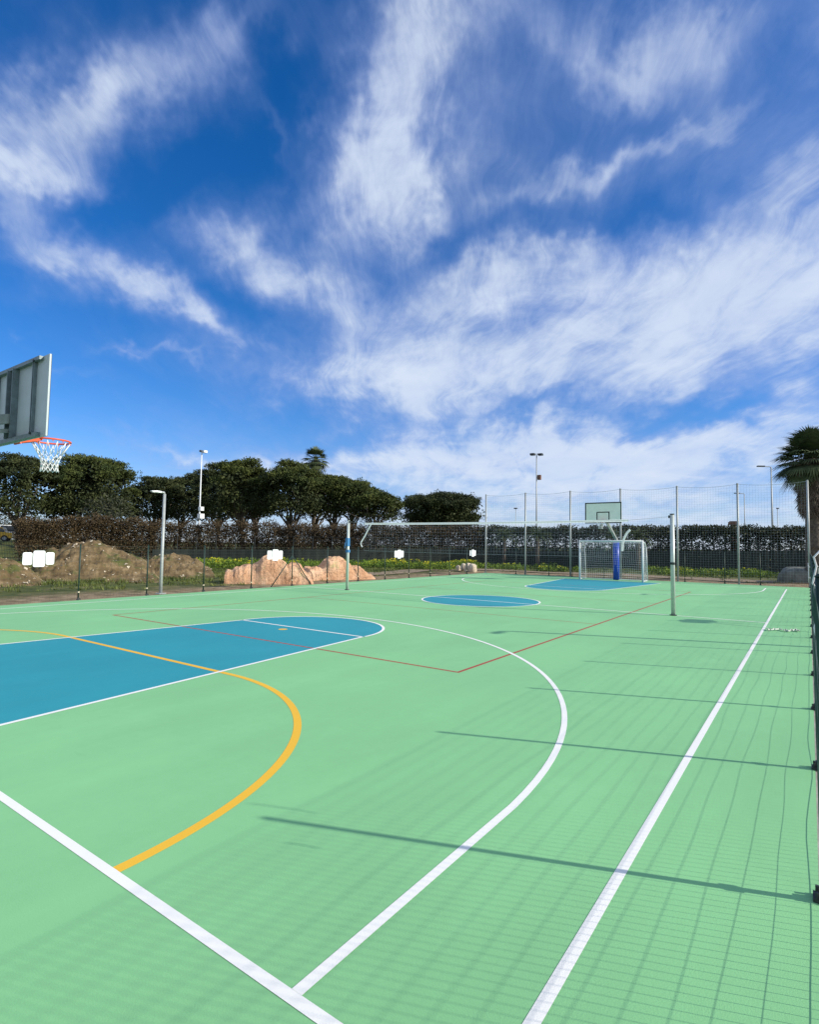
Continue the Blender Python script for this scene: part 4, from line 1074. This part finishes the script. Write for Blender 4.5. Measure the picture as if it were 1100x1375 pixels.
hedge(200, 372, lambda u: 703+2*math.sin(u*.17), 'brownleaf', 26, 62, 'russet brown hedge below the tallest pines, left of the volleyball posts', .6, gap=.35)
hedge(372, 648, lambda u: 707+2*math.sin(u*.12), 'brownthin', 31, 63, 'thin dull brown hedge with gaps of sky behind the volleyball net', .9, gap=.2)
# right half: separate clipped evergreen shrubs on bare trunks
def shrub(u, seed, label):
    rnd = random.Random(seed); r = hr(u)+1.3+rnd.gauss(0, .15); p = G(u, r, -.1); zt = Z(u, 708+rnd.uniform(-2.5, 2.5), r)
    t = thing('hedge_shrub', p, label, 'shrub', 'row of clipped evergreen shrubs'); b = MB()
    top = p+Vector((rnd.gauss(0, .1), rnd.gauss(0, .1), zt-.2)); pts = limb(b, p, top, .10, .03, .06, rnd, 6, 6)
    for _ in range(12):
        q = pts[rnd.randrange(3, 7)]; a = rnd.uniform(0, 6.28); limb(b, q, q+Vector((math.cos(a)*.7, math.sin(a)*.7, rnd.uniform(.0, .5))), .025, .008, .04, rnd, 3, 4)
    b.build('trunk', 'bark', t)
    f = MB()
    for k in range(175):
        z = zt-.1-abs(rnd.gauss(0, .36)) if rnd.random() < .55 else rnd.uniform(1.3, zt-.5)
        wd = .72 if z > zt-.8 else .55
        f.clump(p+Vector((rnd.gauss(0, wd*.62), rnd.gauss(0, wd*.62), z+.1)), .22, 9, .16, .8, .2, rnd, .5)
    for k in range(26):
        f.clump(p+Vector((rnd.gauss(0, .5), rnd.gauss(0, .4), rnd.uniform(.2, 1.6))), .26, 8, .17, .9, .2, rnd, .5)
    f.build('crown', m='hedgegreen', parent=t)
SH = [648, 660, 674, 690, 703, 717, 732, 746, 760, 774, 790, 806, 822, 838, 853, 869, 884, 899, 914, 929, 944, 959, 974, 989, 1004, 1019, 1034, 1049, 1064, 1078]
where = {648: 'at the left end of the row, beside the thin brown hedge', 660: 'second from the left end of the row', 674: 'behind the leftmost low feather palm', 690: 'just left of the second tall net post',
         703: 'behind the second tall net post from the left', 717: 'behind the feather palm below the lamp mast', 732: 'just right of the feather palm below the lamp mast', 746: 'midway between second and third tall net posts',
         760: 'behind the third tall net post from the left', 774: 'behind the left goal post', 790: 'above the left half of the goal crossbar', 806: 'left of the blue padded pole', 822: 'directly behind the blue padded pole',
         838: 'just right of the blue padded pole', 853: 'behind the right part of the goal net', 869: 'just outside the right goal post', 884: 'just left of the nearest volleyball post', 899: 'directly behind the nearest volleyball post',
         914: 'just right of the nearest volleyball post', 929: 'first clear of the fifth tall net post on its right', 944: 'left of middle between the fifth and sixth tall net posts', 959: 'right of middle between the fifth and sixth tall net posts',
         974: 'left of the small brown tower top', 989: 'under the small brown tower top behind the sixth net post', 1004: 'below the distant lamp beside the sixth net post', 1019: 'between the sixth net post and the tall single-arm lamp',
         1034: 'at the foot of the tall single-arm lamp', 1049: 'just right of the tall single-arm lamp', 1064: 'above the grey boulder', 1078: 'at the right end of the row by the big fan palm'}
for i, u in enumerate(SH): shrub(u, 200+i, 'clipped dark evergreen shrub '+where[u])
# dense low dark bushes in front of some shrubs
t = thing('screen_fence', G(600, hr(600), 0), 'dark green shade-cloth fence running below the hedges', 'fence'); b = MB(); pb = []
us = [205+i*4 for i in range(0, 222)]
top_ = lambda u: Z(u, 737.5 if u < 700 else 739.5, hr(u))
for i in range(len(us)-1):
    a, e = G(us[i], hr(us[i])), G(us[i+1], hr(us[i+1]))
    o1 = .018*math.sin(us[i]*.5); o2 = .018*math.sin(us[i+1]*.5)
    d = (a-Vector((CX, CY, 0))).normalized(); d.z = 0
    a = a+d*o1; e = e+d*o2
    z1, z2 = top_(us[i])+.03*math.sin(us[i]*.8), top_(us[i+1])+.03*math.sin(us[i+1]*.8)
    b.add([a+Vector((0, 0, -.1)), e+Vector((0, 0, -.1)), e+Vector((0, 0, z2)), a+Vector((0, 0, z1)), a+d*.02+Vector((0, 0, -.1)), e+d*.02+Vector((0, 0, -.1)), e+d*.02+Vector((0, 0, z2)), a+d*.02+Vector((0, 0, z1))],
          [(0, 1, 2, 3), (5, 4, 7, 6), (3, 2, 6, 7)])
b.build('shade_cloth', 'shade', t)
for u in range(212, 1088, 26):
    p = G(u, hr(u)+.12); pb = MB(); pb.tube([p+Vector((0, 0, -.1)), p+Vector((0, 0, 2.3))], .03, 6); pb.build('post', 'dark', t)
b = MB()
for zz in (1.95, 2.25): b.tube([G(u, hr(u)+.12, zz) for u in us[::3]], .012, 4, False)
b.build('top_wire', 'dark', t)

# grass, weeds and blossom
def grass():
    rnd = random.Random(77); g = MB(); n = 0
    while n < 21000:
        u = rnd.uniform(-15, 1110); r = 22+30*rnd.random()**.8; p = G(u, r)
        d = max((abs(p.x)-16.6)*.45, abs(p.y)-8.8)
        if d < .3 or r > hr(max(14, min(1086, u)))+.8: continue
        if abs(p.x-21.5) < 1.2 and p.y < 12 and rnd.random() < .8: continue
        if 9 < p.y < 14 and 4 < p.x < 19 and rnd.random() < .8: continue
        k = mnoise.noise((p.x*.4, p.y*.4, 1))+d*.22-.45
        if rnd.random() > k: continue
        z = ground_z(p.x, p.y)-.02; h = rnd.uniform(.08, .2)*(1.0+.5*mnoise.noise((p.x*.3, p.y*.3, 8))); n += 1
        for _ in range(4):
            a = rnd.uniform(0, 6.28); o = Vector((math.cos(a), math.sin(a), 0)); c = Vector((p.x, p.y, z))+o*rnd.uniform(0, .12)
            g.add([c-o.cross(Vector((0, 0, 1)))*.022, c+o.cross(Vector((0, 0, 1)))*.022, c+o*h*.6+Vector((0, 0, h))], [(0, 1, 2)])
    stuff(g.build('grass', 'grass'))
    w = MB(); fl = MB()
    bands = [(-10, 22, 41, 45, 1.0, 500), (215, 345, 37, 46, 1.0, 1500), (345, 430, 38, 46, .8, 800), (430, 640, 39, 46.5, 1.0, 2200), (640, 780, 42, 47.5, .5, 600), (870, 1086, 41, 47.5, .45, 1000)]
    for u0, u1, r0, r1, fz, cnt in bands:
        for _ in range(cnt):
            u = rnd.uniform(u0, u1); r = rnd.uniform(r0, r1); p = G(u, r); k = mnoise.noise((p.x*.5, p.y*.5, 4))
            if k < -.12: continue
            h = (.28+.35*max(0, k)+rnd.uniform(0, .12))*(1 if fz > .6 else .75); p.z = ground_z(p.x, p.y)-.02
            for q in range(5):
                w.clump(p+Vector((0, 0, h*rnd.uniform(.15, 1))), .10, 2, .13, 1, .5, rnd, .45)
            if rnd.random() < (.17*fz if k > .22 else .015*fz):
                for q in range(3):
                    fl.clump(p+Vector((rnd.gauss(0, .08), rnd.gauss(0, .08), h+.06)), .05, 3, .075, 1, .6, rnd, .9)
    stuff(w.build('weeds', 'weed')); stuff(fl.build('yellow_flowers', 'flower'))
grass()

# ------------------------------------------------------------------ tall lamps, masts and other far things
def mast(u, r, vtop, label, style, rad=.09, name='lamp_mast', vlow=None, group='tall lamps beyond the hedge'):
    p = G(u, r, -.1); zt = Z(u, vtop, r); t = thing(name, p, label, 'lamp post', group); z = Vector((0, 0, 1)); side = Vector((r2.x, r2.y, 0)).normalized()
    top = Vector((p.x, p.y, zt)); b = MB(); b.tube([p, p.lerp(top, .5), top], [rad, rad*.8, rad*.55], 10)
    b.build('pole', 'galv' if style != 'white' else 'whitepaint', t, True)
    if style == 'double':
        b = MB(); b.tube([top-side*.55-z*.05, top+z*.12, top+side*.55-z*.05], .04, 6); b.build('cross_arm', 'galv', t)
        for s in (-1, 1):
            b = MB(); b.box(top+side*s*.45+z*.06, (.5, .5, .22)); b.build('floodlight', 'dark', t)
        q = p.lerp(top, .79); b = MB(); b.box(q+side*.32, (.36, .36, .55)); b.tube([q, q+side*.3], .03, 6); b.build('equipment_box', 'brick', t)
    elif style == 'arm':
        b = MB(); b.tube([top-z*.06, top+z*.02-side*.15, top+z*.05-side*.95], .045, 6); b.build('arm', 'galv', t)
        b = MB(); a = top+z*.06-side*1.1
        b.bar(a+side*.4, a-side*.35, .26, .12); b.build('lamp_head', 'dark', t)
    elif style == 'white':
        b = MB(); b.box(top+z*.1+side*.25-z*.05, (.34, .34, .2), None); b.tube([top, top+side*.25], .04, 6); b.build('floodlight', 'whitepaint', t)
        b = MB(); b.box(top+z*.1-side*.08, (.2, .2, .16)); b.build('bracket', 'dark', t)
        for vv, sz in ((683, .34), (693, .42)):
            q = Vector((p.x, p.y, Z(u, vv, r))); b = MB(); b.box(q+side*.12, (sz, sz, sz)); b.build('equipment_box', 'whitepaint', t)
    else:
        b = MB(); b.box(top+z*.05, (.45, .45, .16)); b.build('lamp_head', 'dark', t)
    return t
mast(266.5, 52.2, 607, 'tall white lamp mast with boxes between the left pines', 'white', .075)
mast(720.5, 66, 611, 'tall grey mast with double floodlight and box, left of the far backboard', 'double', .10)
mast(692.5, 90, 683, 'short thin lamp just left of the double floodlight mast', 'plain', .07)
mast(1038, 70, 627, 'tall dark single-arm street lamp left of the big fan palm', 'arm', .11)
mast(1001, 95, 663, 'smaller distant single-arm street lamp right of the sixth net post', 'arm', .09)
mast(1045.5, 120, 683, 'tiny farthest lamp just right of the tall single-arm lamp', 'plain', .09)
def small_tower():
    p = G(985.5, 62, 0); t = thing('tower', p, 'small reddish brown tower top poking above the right hedge', 'tower'); zt = Z(985.5, 700, 62); z = Vector((0, 0, 1))
    b = MB(); b.box(p+z*((zt-.35)/2), (.5, .5, zt-.35)); b.build('shaft', 'brick', t)
    b = MB(); b.box(p+z*(zt-.2), (.8, .8, .26)); b.box(p+z*(zt-.04), (.62, .62, .1)); b.build('cap', 'brick', t)
small_tower()
BANK = 1.42
b = MB(); cols = []
for i in range(41):
    u = -60+i*2.6; row = []
    for r, z in ((60, -.1), (64, .25), (68, .9), (71, BANK-.03), (78, BANK), (92, BANK), (97, .6), (102, -.1)):
        q = G(u, r, 0); fade = min(1, max(0, (41-i)/9)); row.append((q.x, q.y, -.1+(z+.1)*fade-(.10*(mnoise.noise((q.x*.5, q.y*.5, 2))+.6) if 0 < z < BANK-.1 else 0)))
    cols.append(row)
for row in cols: b.v += row
for i in range(40):
    for k in range(7): q = i*8+k; b.f.append((q, q+8, q+9, q+1))
structure(b.build('bank', 'ground', smooth=True))
def vehicle(u, r, L, Wd, Hb, Ht, m, yaw, label, cat, cab):
    c = G(u, r, BANK); t = thing('parked_'+cat, c, label, cat); rot = Matrix.Rotation(yaw, 3, 'Z')
    T = lambda p: c+rot @ Vector(p)
    b = MB(); hw = Wd/2
    prof = [(-L/2, .35), (-L/2, Hb*.95), (-L*.46, Hb)]+cab+[(L*.46, Hb*.93), (L/2, Hb*.75), (L/2, .35)]
    n = len(prof); b.add([T((x, -hw, z)) for x, z in prof]+[T((x, hw, z)) for x, z in prof], [tuple(range(n-1, -1, -1)), tuple(range(n, 2*n))]+[(i, (i+1) % n, (i+1) % n+n, i+n) for i in range(n)])
    body = b.build('body', m, t)
    b = MB()
    cx0 = cab[0][0]*.55+cab[-1][0]*.45; x0, x1 = cab[1][0], cab[-2][0]; zt = cab[1][1]
    for s in (-1, 1): b.add([T((x0-.02, s*(hw+.006), zt-.1)), T((x1+.02, s*(hw+.006), zt-.1)), T((x1+.25, s*(hw+.006), Hb+.05)), T((x0-.25, s*(hw+.006), Hb+.05))], [(0, 1, 2, 3)])
    b.build('window', 'glass', t)
    for sx in (-.31, .31):
        for s in (-1, 1):
            b = MB(); b.tube([T((sx*L, s*(hw-.18), .33)), T((sx*L, s*(hw+.01), .33))], .33, 18); wv = b.build('wheel', 'rubber', t)
            b = MB(); b.tube([T((sx*L, s*(hw+.012), .33)), T((sx*L, s*(hw+.02), .33))], .19, 14); b.build('rim', 'galv', wv)
    return t
vehicle(-9, 76, 3.6, 1.6, .95, 1.5, 'yellowcar', R(150), 'yellow parked car glimpsed through the gap at the far left edge', 'car', [(-1.2, .97), (-.9, 1.5), (.5, 1.5), (1.0, .97)])
vehicle(10, 84, 4.2, 1.75, 1.1, 1.95, 'van', R(160), 'white parked van glimpsed behind the yellow car at the far left', 'van', [(-1.95, 1.12), (-1.9, 1.95), (.7, 1.95), (1.3, 1.12)])
# railing across the gap at the left
t = thing('railing', G(8, 52.5, 0), 'grey barred railing across the gap left of the russet hedge', 'railing'); b = MB()
for i in range(26):
    p = G(-22+i*2.2, 52.5); b.tube([p+Vector((0, 0, .1)), p+Vector((0, 0, 2.5))], .012, 5)
b.build('bars', 'dark', t); b = MB()
for zz in (.25, 2.35): b.tube([G(-24, 52.5, zz), G(36, 52.5, zz)], .025, 6)
b.build('rails', 'dark', t)
for u in (-22, 33):
    b = MB(); p = G(u, 52.5); b.tube([p+Vector((0, 0, -.1)), p+Vector((0, 0, 2.6))], .045, 8); b.build('post', 'dark', t)
# utility pole far beyond the left hedge
p = G(71, 105, -.1); t = thing('utility_pole', p, 'thin far utility pole with crossarm between the two leftmost pines', 'pole'); zt = Z(71, 684, 105); sdv = Vector((r2.x, r2.y, 0)).normalized()
b = MB(); b.tube([p, Vector((p.x, p.y, zt))], [.13, .09], 8); b.build('pole', 'dark', t)
b = MB()
for dz in (.35, 1.3): b.tube([Vector((p.x, p.y, zt-dz))-sdv*.8, Vector((p.x, p.y, zt-dz))+sdv*.8], .05, 5)
b.build('crossarm', 'dark', t)
